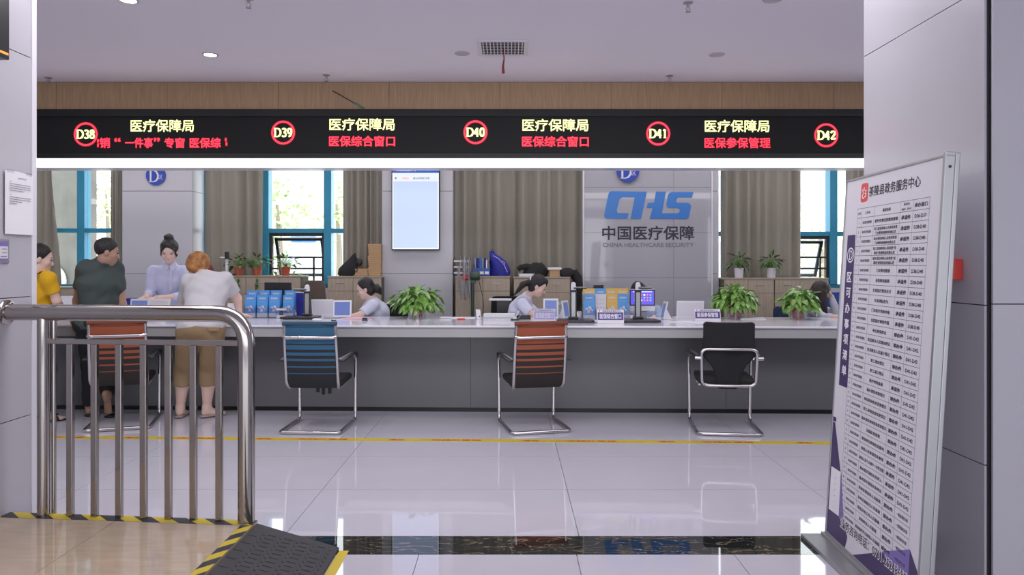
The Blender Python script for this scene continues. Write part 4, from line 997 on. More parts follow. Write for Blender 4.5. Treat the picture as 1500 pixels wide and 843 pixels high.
t = thing('paper_tray', 'clear tray with papers in front of the black coat', 'tray', b); ob('tray', MB().box(-.10, .10, -.04, .055, 0, .006).box(-.10, -.094, -.04, .055, 0, .05).box(.094, .10, -.04, .055, 0, .05), M['alu'], t); ob('papers', MB().box(-.09, .088, -.035, .05, .007, .04), M['paper'], t, bev=.002)
b = ck(812, .18, 406); t = thing('small_carton', 'small orange and white carton between the two dark garments', 'cardboard box', b)
ob('box', MB().box(-.065, .065, -.08, .08, 0, .09), M['card'], t, bev=.003); ob('lid', MB().box(-.085, .085, -.09, .09, .09, .118), M['paper'], t, bev=.003)
b = ck(832, .14, 406); t = blob('hanging_jacket', 'black jacket slung over the right end of the cabinet', 'jacket', [(.0, .09, .09, 0), (.04, .11, .1, 0), (.08, .09, .08, -.01), (.105, .04, .04, -.01)], b, M['black_fabric'], 9)
ob('hanging_panel', MB().tube([(.06, -.02, .06), (.115, -.04, -.02), (.125, -.05, -.15), (.115, -.05, -.33), (.09, -.05, -.42)], [.05, .05, .05, .045, .02], 10, flat=1.3), M['black_fabric'], t, smooth=60)
# red bag and small camera stand beside the ivy
b = ck(305, .2, 404); t = blob('red_bag', 'red bag on the sill cabinet behind the red-haired customer', 'bag', [(0, .07, .05, 0), (.05, .08, .05, 0), (.10, .065, .05, -.01), (.14, .04, .03, -.01), (.16, .01, .01, -.01)], b, M['ribbon_red'], 3)
b = ck(332.5, .10, 404); t = thing('camera_stand', 'black and white document camera on the cabinet beside the ivy', 'document camera', b)
ob('base', MB().box(-.12, .12, -.07, .07, 0, .02), M['dark_plastic'], t, bev=.005); ob('column', MB().box(-.016, .016, -.012, .012, .02, .21), M['white_plastic'], t, bev=.003)
ob('head', MB().box(-.022, .022, -.02, .02, .21, .30), M['dark_plastic'], t, bev=.005); ob('arm', MB().box(-.085, -.02, -.012, .012, .222, .236), M['white_plastic'], t, bev=.003)

# ================================================================== pedestal fan
YFN = 8.75
t = thing('pedestal_fan', 'dark green pedestal fan seen from the side before the cabinets', 'fan', (P(691, 0, YFN).x, YFN, 0)); fz = CH - (407 - CY) * YFN / FPX; k = YFN / FPX
ob('base', MB().lathe([(.001, 0), (.2, 0), (.2, .02), (.04, .05), (.03, .08)], n=28), M['green_fan'], t, smooth=40)
ob('pole', MB().tube([(.01, 0, .05), (.01, 0, fz - .03)], .022, 14), M['green_fan'], t, smooth=40)
ob('motor', MB().tube([(-.04, 0, fz + .02), (-.03, 0, fz + .02), (.08, 0, fz + .02), (.10, 0, fz + .02)], [.05, .058, .058, .045], 20), M['green_fan'], t, smooth=50)
ob('neck', MB().box(-.02, .05, -.025, .025, fz - .07, fz - .02), M['green_fan'], t, bev=.006)
cg = MB(); rr = .275
for dx, r in ((-.055, rr), (-.105, rr * .97), (-.005, rr * .9), (-.14, rr * .5), (.0, rr * .5)):
    n = 36; cg.tube([(dx - .02, r * math.cos(2 * math.pi * i / n), fz + .0 + r * math.sin(2 * math.pi * i / n)) for i in range(n)], .003 if r != rr else .006, 5, closed=True)
for i in range(30):
    a = 2 * math.pi * i / 30; ca, sa = math.cos(a), math.sin(a)
    cg.tube([(-.165, .03 * ca, fz + .03 * sa), (-.15, rr * .6 * ca, fz + rr * .6 * sa), (-.075, rr * ca, fz + rr * sa), (-.02, rr * .8 * ca, fz + rr * .8 * sa), (-.015, .05 * ca, fz + .05 * sa)], .0017, 4)
ob('cage', cg, M['grey_plastic'], t)
for i in range(3):
    T = Matrix.Translation((-.08, 0, fz)) @ Matrix.Rotation(i * 2.094 + .4, 4, 'X') @ Matrix.Rotation(R(28), 4, 'Z')
    b_ = MB().prism([(.03, -.02), (.10, -.07), (.21, -.06), (.23, .03), (.12, .06), (.03, .03)], lambda u, v, d: (d, v, u), -.002, .002); b_.v = [tuple(T @ Vector(v)) for v in b_.v]
    ob('blade', b_, M['grey_plastic'], t)
ob('hub', MB().tube([(-.11, 0, fz), (-.04, 0, fz)], .035, 14), M['red'], t, smooth=40)
ob('power_cord', MB().tube(fillet([(.08, -.03, fz - .0), (.11, -.04, fz - .12), (.15, -.05, fz - .3), (.13, -.05, fz - .6)], .1, 5), .004, 6), M['dark_plastic'], t)

# ================================================================== office chairs behind the counter
def office_chair(px, py_top, Y, label, m, w_, h, tilt=0., rz=0., low=.5):
    top = P(px, py_top, Y); t = thing('office_chair', label, 'office chair', (top.x, Y, 0), rz, 'office chairs behind the counter'); z1 = top.z; z0 = z1 - h
    pr = fillet([(-w_, z0), (w_, z0), (w_ * .92, z1), (-w_ * .92, z1)], .05, 4, True)
    ob('backrest', MB().prism([(p.x, p.y) for p in pr] if False else [(q[0], q[1]) for q in [(p[0], p[1]) for p in pr]], lambda u, v, d: (u + (v - z0) * tilt, d - .1 * (v - z0), v), 0, .03), m, t, bev=.008, smooth=50)
    ob('seat', MB().box(-.23, .23, -.46, -.02, .44, .50), M['black_fabric'], t, bev=.02, smooth=50)
    ob('spine', MB().tube([(0, -.1, .43), (0, .07, .45), (0, .055, z0 + .1)], .018, 8), M['dark_plastic'], t)
    ob('gas_column', MB().tube([(0, -.22, .06), (0, -.22, .44)], .025, 12), M['dark_plastic'], t)
    for i in range(5): a = i * 1.2566; l_ = ob('base_leg', MB().tube([(0, -.22, .10), (.27 * math.cos(a), -.22 + .27 * math.sin(a), .06)], [.022, .014], 8), M['dark_plastic'], t); ob('castor', MB().tube([(.27 * math.cos(a) - .012, -.22 + .27 * math.sin(a), .028), (.27 * math.cos(a) + .012, -.22 + .27 * math.sin(a), .028)], .028, 12), M['dark_plastic'], l_)
    return t
fillet3 = fillet
def fillet(pts, r, n=5, closed=False):
    if len(pts[0]) == 2: return [(v.x, v.y) for v in fillet3([(p[0], p[1], 0) for p in pts], r, n, closed)]
    return fillet3(pts, r, n, closed)
office_chair(466, 411, 8.45, 'brown mesh office chair behind the white laptop and tablet', M['mesh_brown'], .125, .62, tilt=-.05, rz=R(4))
office_chair(575, 446, 8.62, 'low black office chair under the clerk with glasses', M['black_fabric'], .20, .40)
office_chair(1144, 449, 8.75, 'small dark blue office chair between the two right plants', mat('chair_navy', (.02, .045, .10), .6), .10, .35, rz=R(-15))
office_chair(1224, 428, 8.75, 'bright blue office chair behind the long-haired clerk', M['blue_plastic'], .16, .5)
office_chair(741, 434, 8.8, 'black office chair behind the ponytailed clerk', M['black_fabric'], .19, .42)
tt = [o for o in bpy.data.objects if o.name.startswith('office_chair') and o.parent is None][-1]
# ================================================================== things on the counter
def on_desk(name, label, cat, px, py, rz=0., grp=None):
    return thing(name, label, cat, dpt(px, py), DA + rz, grp)
def leaflet(t, x, y, z0, z1, w_, style, lean=.12):
    """printed folded leaflet leaning back in its pocket"""
    base = {'b': 'leaflet_blue', 'y': 'leaflet_yellow', 'w': 'print_white'}[style]
    T = Matrix.Translation((x, y, z0)) @ Matrix.Rotation(-lean, 4, 'X'); h = z1 - z0
    lf = ob('leaflet', MB().box(-w_ / 2, w_ / 2, 0, .006, 0, h, T), M[base], t)
    def pr(name, mb, m, lab=None):
        mb.v = [tuple(T @ Vector(v)) for v in mb.v]; ob(name, mb, m, lf, label=lab)
    e = -.0006
    if style in 'by':
        mb = MB(); mb.text('医保服务', (0, e, h * .86), X3, Z3, w_ * .15, w_ * .62, bold=.05); mb.box(-w_ * .35, w_ * .35, e, 0, h * .73, h * .735)
        mb.box(-w_ * .48, w_ * .48, e, 0, .004, h * .19 if style == 'b' else h * .13); pr('white_print', mb, M['print_white'])
        mb = MB()
        for (a, b, r) in ((-.2, .42, .13), (.05, .47, .15), (.22, .38, .12), (-.05, .34, .17)):
            mb.add([(w_ * (a + r * math.cos(i * .785)), e * 1.5, h * b + w_ * r * math.sin(i * .785)) for i in range(8)], [tuple(range(8))])
        pr('picture_print', mb, M['print_white'])
        mb = MB()
        for (a, b) in ((-.28, .36), (-.1, .40), (.08, .33), (.2, .42)): mb.add([(w_ * a, e * 2, h * b), (w_ * (a + .13), e * 2, h * b), (w_ * (a + .13), e * 2, h * b + w_ * .1), (w_ * a, e * 2, h * b + w_ * .14)], [(0, 1, 2, 3)])
        pr('figure_print', mb, M['leaflet_deep'] if style == 'b' else M['leaflet_yellow'])
        mb = MB(); mb.add([(w_ * -.25, e * 2.4, h * .33), (w_ * -.17, e * 2.4, h * .33), (w_ * -.2, e * 2.4, h * .40)], [(0, 1, 2)]).add([(w_ * .02, e * 2.4, h * .36), (w_ * .12, e * 2.4, h * .36), (w_ * .08, e * 2.4, h * .42)], [(0, 1, 2)])
        pr('red_print', mb, M['red_s'])
    else:
        mb = MB()
        for r in range(5):
            for c in range(3): mb.box(-w_ * .35 + c * w_ * .28, -w_ * .35 + c * w_ * .28 + w_ * .1, e, 0, h * (.15 + r * .16), h * (.15 + r * .16) + .004)
        pr('print_lines', mb, M['ink_grey'])
def holder(px, py, w_, styles, label, grp, h=.30):
    py = max(py, 466)
    t = on_desk('leaflet_holder', label, 'leaflet holder', px, py, 0, grp)
    a = MB().box(-w_ / 2 - .004, w_ / 2 + .004, .06, .064, 0, h * .93).box(-w_ / 2 - .004, w_ / 2 + .004, -.03, .064, 0, .004)
    a.box(-w_ / 2 - .004, w_ / 2 + .004, -.032, -.028, .0, .11).box(-w_ / 2 - .006, -w_ / 2 - .003, -.03, .064, 0, .14).box(w_ / 2 + .003, w_ / 2 + .006, -.03, .064, 0, .14)
    ob('acrylic_stand', a, M['acrylic'], t)
    leaflet(t, 0, .028, .045, h + .005, w_ * .97, styles[0], .06); leaflet(t, 0, -.022, .006, h * .84, w_ * .95, styles[1], .06)
    return t
for i, (px, lab) in enumerate(((367.5, 'acrylic holder of blue leaflets, leftmost of the left group'), (385, 'acrylic holder of blue leaflets, second of the left group'), (402.5, 'acrylic holder of blue leaflets, third of the left group'), (423, 'acrylic holder of blue leaflets behind the small white paper box'))):
    holder(px, 464.5, .122, 'bb', lab, 'leaflet holders left of the document camera', .292)
for px, py, st, w_, lab in ((863, 470, 'yb', .125, 'holder with blue leaflet before a yellow one, left of the counter number plate'), (880, 469.5, 'bw', .118, 'holder with white card leaflet before a blue one, behind the number plate'), (896.5, 469.5, 'yy', .118, 'holder of yellow leaflets behind the number plate'), (912.5, 469.5, 'yb', .118, 'holder with blue leaflet beside the desktop computer')):
    holder(px, py, w_, st, lab, 'leaflet holders right of centre', .325)
# small white paper box
t = on_desk('note_box', 'small open white box before the leaflet holders', 'box', 413, 466.5)
ob('box', MB().prism([(-.055, 0), (.05, 0), (.055, .1), (-.06, .1)], lambda u, v, d: (u, d, v), -.03, .03), M['acrylic'], t); ob('paper', MB().box(-.05, .047, -.028, .028, .002, .03).box(-.055, .055, -.029, -.02, .085, .105), M['paper'], t)
t = on_desk('small_bottle', 'tiny white bottle beside the left document camera', 'bottle', 432.5, 462.5)
ob('bottle', MB().lathe([(.001, 0), (.014, 0), (.014, .04), (.007, .05), (.007, .056)], n=14), M['white_plastic'], t, smooth=40); ob('cap', MB().lathe([(.008, .056), (.008, .07), (.001, .07)], n=12), M['white_plastic'], t)
# document cameras
def doc_camera(px, py, label, hp, base_hw, rz=0., armdir=-1, offx=0.):
    t = on_desk('document_camera', label, 'document camera', px, py, rz, 'document cameras on the counter')
    ob('base_pad', MB().prism(fillet([(-base_hw, -.02), (base_hw, -.02), (base_hw * .86, .26), (-base_hw * .86, .26)], .03, 4, True), lambda u, v, d: (u, v, d), .006, .026), M['dark_plastic'], t, bev=.003)
    ob('base_foot', MB().box(-base_hw * .8, base_hw * .8, .0, .22, 0, .006), M['grey_plastic'], t)
    ob('socket', MB().box(offx - .05, offx + .05, .15, .22, .026, .05), M['dark_plastic'], t, bev=.006)
    ob('column', MB().box(offx - .022, offx + .022, .170, .2, .04, hp * .80), M['alu'], t, bev=.004)
    for s_ in (-1, 1): ob('column_edge', MB().box(offx + s_ * .027 - .0045, offx + s_ * .027 + .0045, .172, .2, .04, hp * .80), M['dark_plastic'], t)
    ob('collar', MB().box(offx - .033, offx + .033, .168, .204, hp * .74, hp * .80), M['dark_plastic'], t, bev=.003)
    ob('head', MB().box(offx - .024, offx + .024, .165, .205, hp * .80, hp * .93).ball((offx, .185, hp * .95), .024, .022, .02), M['white_plastic'], t, bev=.003)
    x0, x1 = sorted((offx, offx + armdir * .13)); ob('arm', MB().box(x0, x1, .12, .165, hp * .83, hp * .86), M['dark_plastic'], t, bev=.006)
    ob('arm_plate', MB().box(x0, x1, .115, .17, hp * .865, hp * .88), M['alu'], t, bev=.004)
    return t
doc_camera(437, 468.5, 'document camera on its black pad above the blue mesh chair', .36, .20, offx=.035)
doc_camera(843, 473.5, 'document camera on its black pad beside the violet name plate', .40, .19, armdir=1, offx=-.01)
doc_camera(941, 473.5, 'document camera standing before the glowing desktop computer', .40, .19, armdir=1, offx=-.055 + .045, rz=R(2))
# monitors seen from behind
def monitor_back(px, py_b, w_, z0, z1, label, Y=7.95, m='dark_plastic', cat='monitor', top=None):
    p = dY(px, Y); t = thing('monitor', label, cat, p, DA)
    ob('screen_case', MB().box(-w_ / 2, w_ / 2, -.01, .02, z0, z1), M[m], t, bev=.004)
    ob('stand', MB().box(-.03, .03, -.02, -.011, .01, z0 + .06).box(-.11, .11, -.08, .06, 0, .012), M[m], t, bev=.002)
    return t
monitor_back(407, 0, .30, .10, CH - (414 - CY) * 8.02 / FPX - TZ, 'black monitor seen from behind the left leaflet holders', 8.02)
t = monitor_back(887, 0, .49, .10, CH - (423.5 - CY) * 7.86 / FPX - TZ, 'black monitor seen from behind the yellow leaflet holders', 7.86)
p = P(876.5, 421, 7.87); t = thing('camera_box', 'black square device standing on top of the monitor behind the leaflets', 'camera', (p.x, p.y, CH - (423.5 - CY) * 7.86 / FPX + .001)); ob('body', MB().box(-.065, .065, -.01, .02, 0, .045), M['grey_plastic'], t, bev=.004); ob('face', MB().box(-.055, .055, -.012, -.009, .004, .041), M['dark_plastic'], t)
p = dY(437, 7.95); t = thing('blue_folder_stand', 'dark blue board standing behind the left document camera', 'board', p, DA); ob('board', MB().box(-.06, .055, 0, .012, 0, .262), M['blue_cloth'], t, bev=.003); ob('rail', MB().box(-.06, .058, -.003, .015, .262, .27), M['white_plastic'], t)
# laptops and tablets, white
def white_laptop(px, py, w_, h, label, rz=0., lean=.18, rear=True):
    t = on_desk('laptop', label, 'laptop', px, py, rz, 'white laptops on the counter')
    ob('keyboard_base', MB().box(-w_ / 2, w_ / 2, -.02, .16, 0, .016), M['white_plastic'], t, bev=.004)
    T = Matrix.Translation((0, -.015, .012)) @ Matrix.Rotation(-lean * -1, 4, 'X')
    ob('lid', MB().box(-w_ / 2, w_ / 2, -.006, .006, 0, h, T), M['white_plastic'], t, bev=.004)
    ob('lid_panel', MB().box(-w_ / 2 + .014, w_ / 2 - .014, -.0075, -.006, .022, h - .02, T), M['trim'], t)
    return t
white_laptop(474, 464.5, .245, .185, 'white laptop with its pale lid towards us, left of the blue-screen tablet', R(0))
white_laptop(1010, 467.5, .285, .185, 'white laptop with its pale lid towards us, near the right name plate', R(0))
def tablet(px, py, w_, h, label, rz=0., lean=.2, screen='screen_blue', dz=0.):
    t = on_desk('tablet', label, 'tablet', px, py, rz, 'white tablets on stands')
    T = Matrix.Translation((0, 0, .004 + dz)) @ Matrix.Rotation(-lean, 4, 'X')
    ob('case', MB().box(-w_ / 2, w_ / 2, 0, .014, 0, h, T), M['white_plastic'], t, bev=.004)
    ob('screen', MB().box(-w_ / 2 + .018, w_ / 2 - .018, -.001, .0, .02, h - .02, T), M[screen], t)
    ob('stand', MB().prism([(.012, 0), (.12, 0), (.10, .012), (.05, h * .55 + dz), (.035, h * .55 + dz)], lambda u, v, d: (d, u, v), -.03, .03), M['white_plastic'], t, bev=.003)
    return t
tablet(501, 465.5, .20, .185, 'white tablet with glowing blue screen turned slightly left', R(8))
tablet(807, 468, .16, .215, 'white tablet with blue screen rising behind the violet name plate', 0, .12)
tablet(831, 467, .13, .19, 'white tablet turned edgewise beside the clear green fan', R(58), .15)
tablet(969, 468.5, .11, .19, 'white tablet seen nearly edge-on right of the desktop computer', R(-80), .22)
tablet(203, 469, .20, .17, 'white tablet with pale blue screen before the standing clerk, left one', 0, .15, dz=.048)
tablet(232, 469, .22, .17, 'white blank tablet before the standing clerk, right one', 0, .15, 'trim', dz=.048)
t = thing('white_monitor', 'white monitor back between the yellow shirt woman and the man in grey', 'monitor', dY(105, 7.75), DA)
ob('case', MB().box(-.12, .12, 0, .03, .10, .235), M['white_plastic'], t, bev=.004); ob('stand', MB().box(-.03, .03, .03, .05, .01, .16).box(-.08, .08, -.02, .10, 0, .012), M['white_plastic'], t)
t = on_desk('paper_sheet', 'white sheet and card standing behind the red-haired customer\'s arm', 'paper', 341, 462); ob('card', MB().box(-.07, .09, 0, .008, 0, .15, Matrix.Rotation(R(-12), 4, 'X')), M['paper'], t)
# desktop computer with glowing screen
t = thing('desktop_computer', 'white all-in-one computer with glowing blue icon screen', 'computer', dY(941, 7.50), DA)
W_ = 7.5 / FPX; z0 = .145; z1 = CH - (424 - CY) * W_ - TZ
ob('case', MB().box(-.135, .133, 0, .03, z0 - .055, z1), M['white_plastic'], t, bev=.006)
ob('bezel', MB().box(-.133, .131, -.002, 0, z0, z1 - .003), M['dark_plastic'], t); ob('screen', MB().box(-.122, .12, -.003, -.002, z0 + .012, z1 - .014), M['aio_blue'], t)
ic = MB(); rnd = random.Random(2); mats_ic = [M['tv_white'], M['tv_org'], mat('ic_blue', (.1, .2, .6), .4, emit=(.3, .6, 1), es=.8), mat('ic_pink', (.6, .1, .3), .4, emit=(.9, .25, .5), es=.7)]
for r in range(3):
    for c in range(6):
        x = -.085 + c * .032; z = z0 + .05 + r * .028; ic.box(x, x + .018, -.004, -.003, z, z + .016, mi=[2, 1, 0, 3, 1, 2, 3, 2, 1][(r * 4 + c) % 9])
ic.box(-.1, .1, -.004, -.003, z1 - .03, z1 - .024, mi=0)
ob('screen_icons', ic, mats_ic, t)
ob('stand', MB().box(-.05, .05, .02, .05, .01, z0).prism([(-.10, -.05), (.10, -.05), (.07, .12), (-.07, .12)], lambda u, v, d: (u, v, d), 0, .012), M['grey_plastic'], t)
# name plates
def plate(px, py, w_, h, s, label, lean=.25, rz=0., faded=False):
    t = on_desk('name_plate', label, 'name plate', px, py, rz, 'counter name plates')
    T = Matrix.Rotation(-lean, 4, 'X')
    def tr(mb): mb.v = [tuple(T @ Vector(v)) for v in mb.v]; return mb
    ob('stand', MB().prism([(0, 0), (.06, 0), (h * .25, h * .95), (h * .23, h * .98)], lambda u, v, d: (d, u, v), -w_ / 2, w_ / 2), M['acrylic'], t)
    ob('card', tr(MB().box(-w_ / 2, w_ / 2, -.003, 0, 0, h)), M['paper'], t)
    ob('band', tr(MB().box(-w_ / 2 + .006, w_ / 2 - .006, -.0038, -.003, h * .24, h * .80)), M['violet_l' if faded else 'purple_b'], t)
    ob('lettering', tr(MB().text(s, (0, -.0044, h * .52), X3, Z3, h * .38, w_ * .8, bold=.03)), M['paper'], t)
    ob('small_lettering', tr(MB().text('茶陵县政务服务中心', (w_ * .05, -.0036, h * .90), X3, Z3, h * .10, w_ * .7, bold=.02)), M['ink'] if not faded else M['violet'], t)
    ob('emblem', tr(MB().box(-w_ * .43, -w_ * .39, -.0042, -.0034, h * .86, h * .95)), M['red_s'], t)
    return t
dm('purple_b', (.075, .055, .26), .4)
plate(894.5, 474.0, .262, .135, '医保综合窗口', 'purple name plate before the yellow and blue leaflets')
plate(1037, 471.0, .262, .125, '医保参保管理', 'purple name plate beside the right pothos')
plate(797, 473.5, .215, .15, '医保综合窗口', 'pale violet washed-out name plate beside the left green fan', .45, R(-6), True)
# small things
t = on_desk('usb_fan', 'small pale green desk fan beside the white tablet', 'fan', 823, 466)
ob('ring', MB().tube([(.058 * math.cos(a), 0, .085 + .07 * math.sin(a)) for a in [i * math.pi / 14 for i in range(28)]], .006, 8, closed=True), mat('mint', (.45, .58, .50), .4), t, smooth=50)
fb = MB()
for i in range(5): a = i * 1.2566; fb.prism([(0, 0), (.045, -.018), (.05, .018), (.012, .02)], lambda u, v, d, a=a: (u * math.cos(a) - v * math.sin(a), d + v * .3, .085 + u * math.sin(a) + v * math.cos(a)), -.001, .001)
ob('blades', fb, M['mint'] if 'mint' in M else bpy.data.materials['mint'], t); ob('hub', MB().tube([(0, -.01, .085), (0, .02, .085)], .012, 10), M['white_plastic'], t); ob('base', MB().box(-.035, .035, -.025, .03, 0, .012).box(-.008, .008, -.004, .006, .01, .02), M['white_plastic'], t, bev=.002)
def mouse(px, py, label, col='white_plastic', s=1.):
    t = on_desk('mouse', label, 'mouse', px, py, R(75), 'computer mice'); mb = MB().ball((0, 0, .012), .032 * s, .055 * s, .016 * s, 14); mb.v = [(a, b, max(c, 0.0)) for a, b, c in mb.v]
    ob('shell', mb, M[col], t, smooth=60); ob('wheel', MB().tube([(-.003, .03, .024), (.003, .03, .024)], .005, 8), M['grey_plastic'], t)
mouse(464, 470.5, 'white mouse before the white laptop'); mouse(873, 473, 'white mouse beside the middle document camera pad')
t = on_desk('pink_folder', 'pink folder under the hands of the clerk with glasses', 'folder', 521, 468.5); ob('folder', MB().prism([(-.14, 0), (.10, 0), (.15, .10), (-.08, .12)], lambda u, v, d: (u, v, d), 0, .012), M['pink'], t, bev=.002)
t = on_desk('stapler', 'small black stapler on the pink folder edge', 'stapler', 534.5, 470); ob('base', MB().box(-.028, .028, -.012, .012, 0, .01), M['dark_plastic'], t); ob('arm', MB().box(-.026, .024, -.01, .01, .012, .03), M['dark_plastic'], t, bev=.004)
t = on_desk('eraser', 'tiny black object on the counter before the tablet', 'pen', 489.5, 470.5); ob('body', MB().tube([(-.03, 0, .006), (.02, .005, .006)], .006, 8), M['dark_plastic'], t)
t = on_desk('cable', 'grey cable lying between the laptop and the tablet', 'cable', 485, 467); ob('cable', MB().tube(fillet([(-.09, .03, .005), (0, 0, .005), (.05, .05, .005), (.10, .06, .005)], .03, 4), .005, 6), M['grey_plastic'], t)
t = on_desk('paper_pile', 'thin white papers lying left of the white desk phone', 'paper', 672, 467); ob('sheets', MB().box(-.19, .17, -.02, .13, 0, .006), M['paper'], t); ob('card', MB().box(-.19, -.08, -.03, .0, .006, .02), M['white_plastic'], t)
t = on_desk('ink_pad', 'round red ink pad on the counter', 'ink pad', 675.5, 469); ob('case', MB().lathe([(.001, 0), (.04, 0), (.042, .012), (.04, .014)], n=20), M['red_s'], t, smooth=40); ob('pad', MB().lathe([(.001, .0145), (.036, .0145), (.036, .013)], n=20), M['red'], t)
t = on_desk('desk_phone', 'white desk gadget with black eye standing beside the paper stack', 'phone', 701, 468); ob('body', MB().prism([(-.02, 0), (.028, 0), (.018, .10), (-.03, .105)], lambda u, v, d: (u, d, v), -.015, .03), M['white_plastic'], t, bev=.005); ob('eye', MB().tube([(.012, -.018, .03), (.012, -.014, .03)], .008, 10), M['dark_plastic'], t)
t = on_desk('paper_stack', 'thick stack of white papers in front of the ponytailed clerk', 'paper stack', 731, 468)
rnd = random.Random(8)
for i in range(5): z = i * .011; a = rnd.uniform(-.02, .02); ob('ream', MB().box(-.165, .165, -.03, .14, z + .0005, z + .0105, Matrix.Rotation(a, 4, 'Z')), M['paper' if i != 1 else 'mint2'] if i != 1 else mat('mint2', (.5, .6, .6), .6), t)
t = on_desk('pen_tray', 'low black pen tray right of the paper stack', 'pen tray', 767, 468); ob('tray', MB().box(-.075, .075, -.03, .05, 0, .045), M['dark_plastic'], t, bev=.004); ob('rim', MB().box(-.07, .07, -.026, .046, .045, .048), M['grey_plastic'], t)
t = on_desk('pen_holder', 'two slanting pens in a small black and white stand', 'pen stand', 754, 469.5); ob('base', MB().lathe([(.001, 0), (.045, 0), (.04, .014), (.001, .016)], n=18), M['dark_plastic'], t); ob('socket', MB().box(-.02, .02, -.015, .015, .01, .03), M['white_plastic'], t, bev=.003); ob('pen', MB().tube([(.0, 0, .02), (.045, .02, .095)], .005, 8), M['white_plastic'], t); ob('cord', MB().tube(fillet([(.045, .02, .095), (.07, .0, .08), (.05, 0, .03), (.02, 0, .012)], .03, 4), .003, 6), M['grey_plastic'], t)
t = on_desk('white_cup', 'small ribbed white cup on the document camera pad', 'cup', 848.5, 468.5); t.location.z += .027; ob('cup', MB().lathe([(.001, 0), (.022, 0), (.027, .045), (.024, .045), (.019, .005)], n=16), M['white_plastic'], t, smooth=40); ob('sachet', MB().ball((-.01, 0, .05), .012).ball((.012, .005, .05), .012), M['white_plastic'], t, smooth=60)
t = on_desk('clear_bottle', 'small clear bottle with pale cap behind the violet name plate', 'bottle', 816.5, 463); t.location.y += .02; ob('bottle', MB().lathe([(.001, 0), (.022, 0), (.022, .13), (.012, .145), (.012, .15)], n=16), M['acrylic'], t, smooth=40); ob('cap', MB().lathe([(.02, .145), (.02, .17), (.001, .17)], n=14), M['white_plastic'], t)
t = on_desk('paper_stack', 'thin white paper stack right of the middle pothos', 'paper stack', 1103, 468); ob('ream', MB().box(-.13, .13, -.02, .08, 0, .012), M['paper'], t); ob('sheet', MB().box(-.13, .13, -.025, .075, .0125, .014), M['paper'], t)
t = on_desk('paper_sheet', 'white sheets lying under the right laptop', 'paper', 1008, 473); ob('sheet', MB().box(-.17, .22, -.02, .12, 0, .003), M['paper'], t)
t = on_desk('sticky_note', 'small yellow pad beside the right name plate', 'note pad', 1041, 475); ob('pad', MB().box(-.022, .022, -.015, .015, 0.0035, .016), M['tape'], t)
t = on_desk('dark_tray', 'dark flat tray near the standing clerk\'s hand', 'tray', 196, 463); ob('tray', MB().box(-.10, .10, .0, .10, 0.0, .20), M['blue_cloth'], t, bev=.004)
t = thing('white_tray', 'white paper tray beside the black office chair behind the counter', 'paper tray', P(733, 440, 8.35)); ob('tray', MB().box(-.13, .13, -.1, .1, 0, .015), M['paper'], t); ob('support', MB().box(-.04, .12, -.08, .1, -(t.location.z), 0), M['dark_plastic'], t)
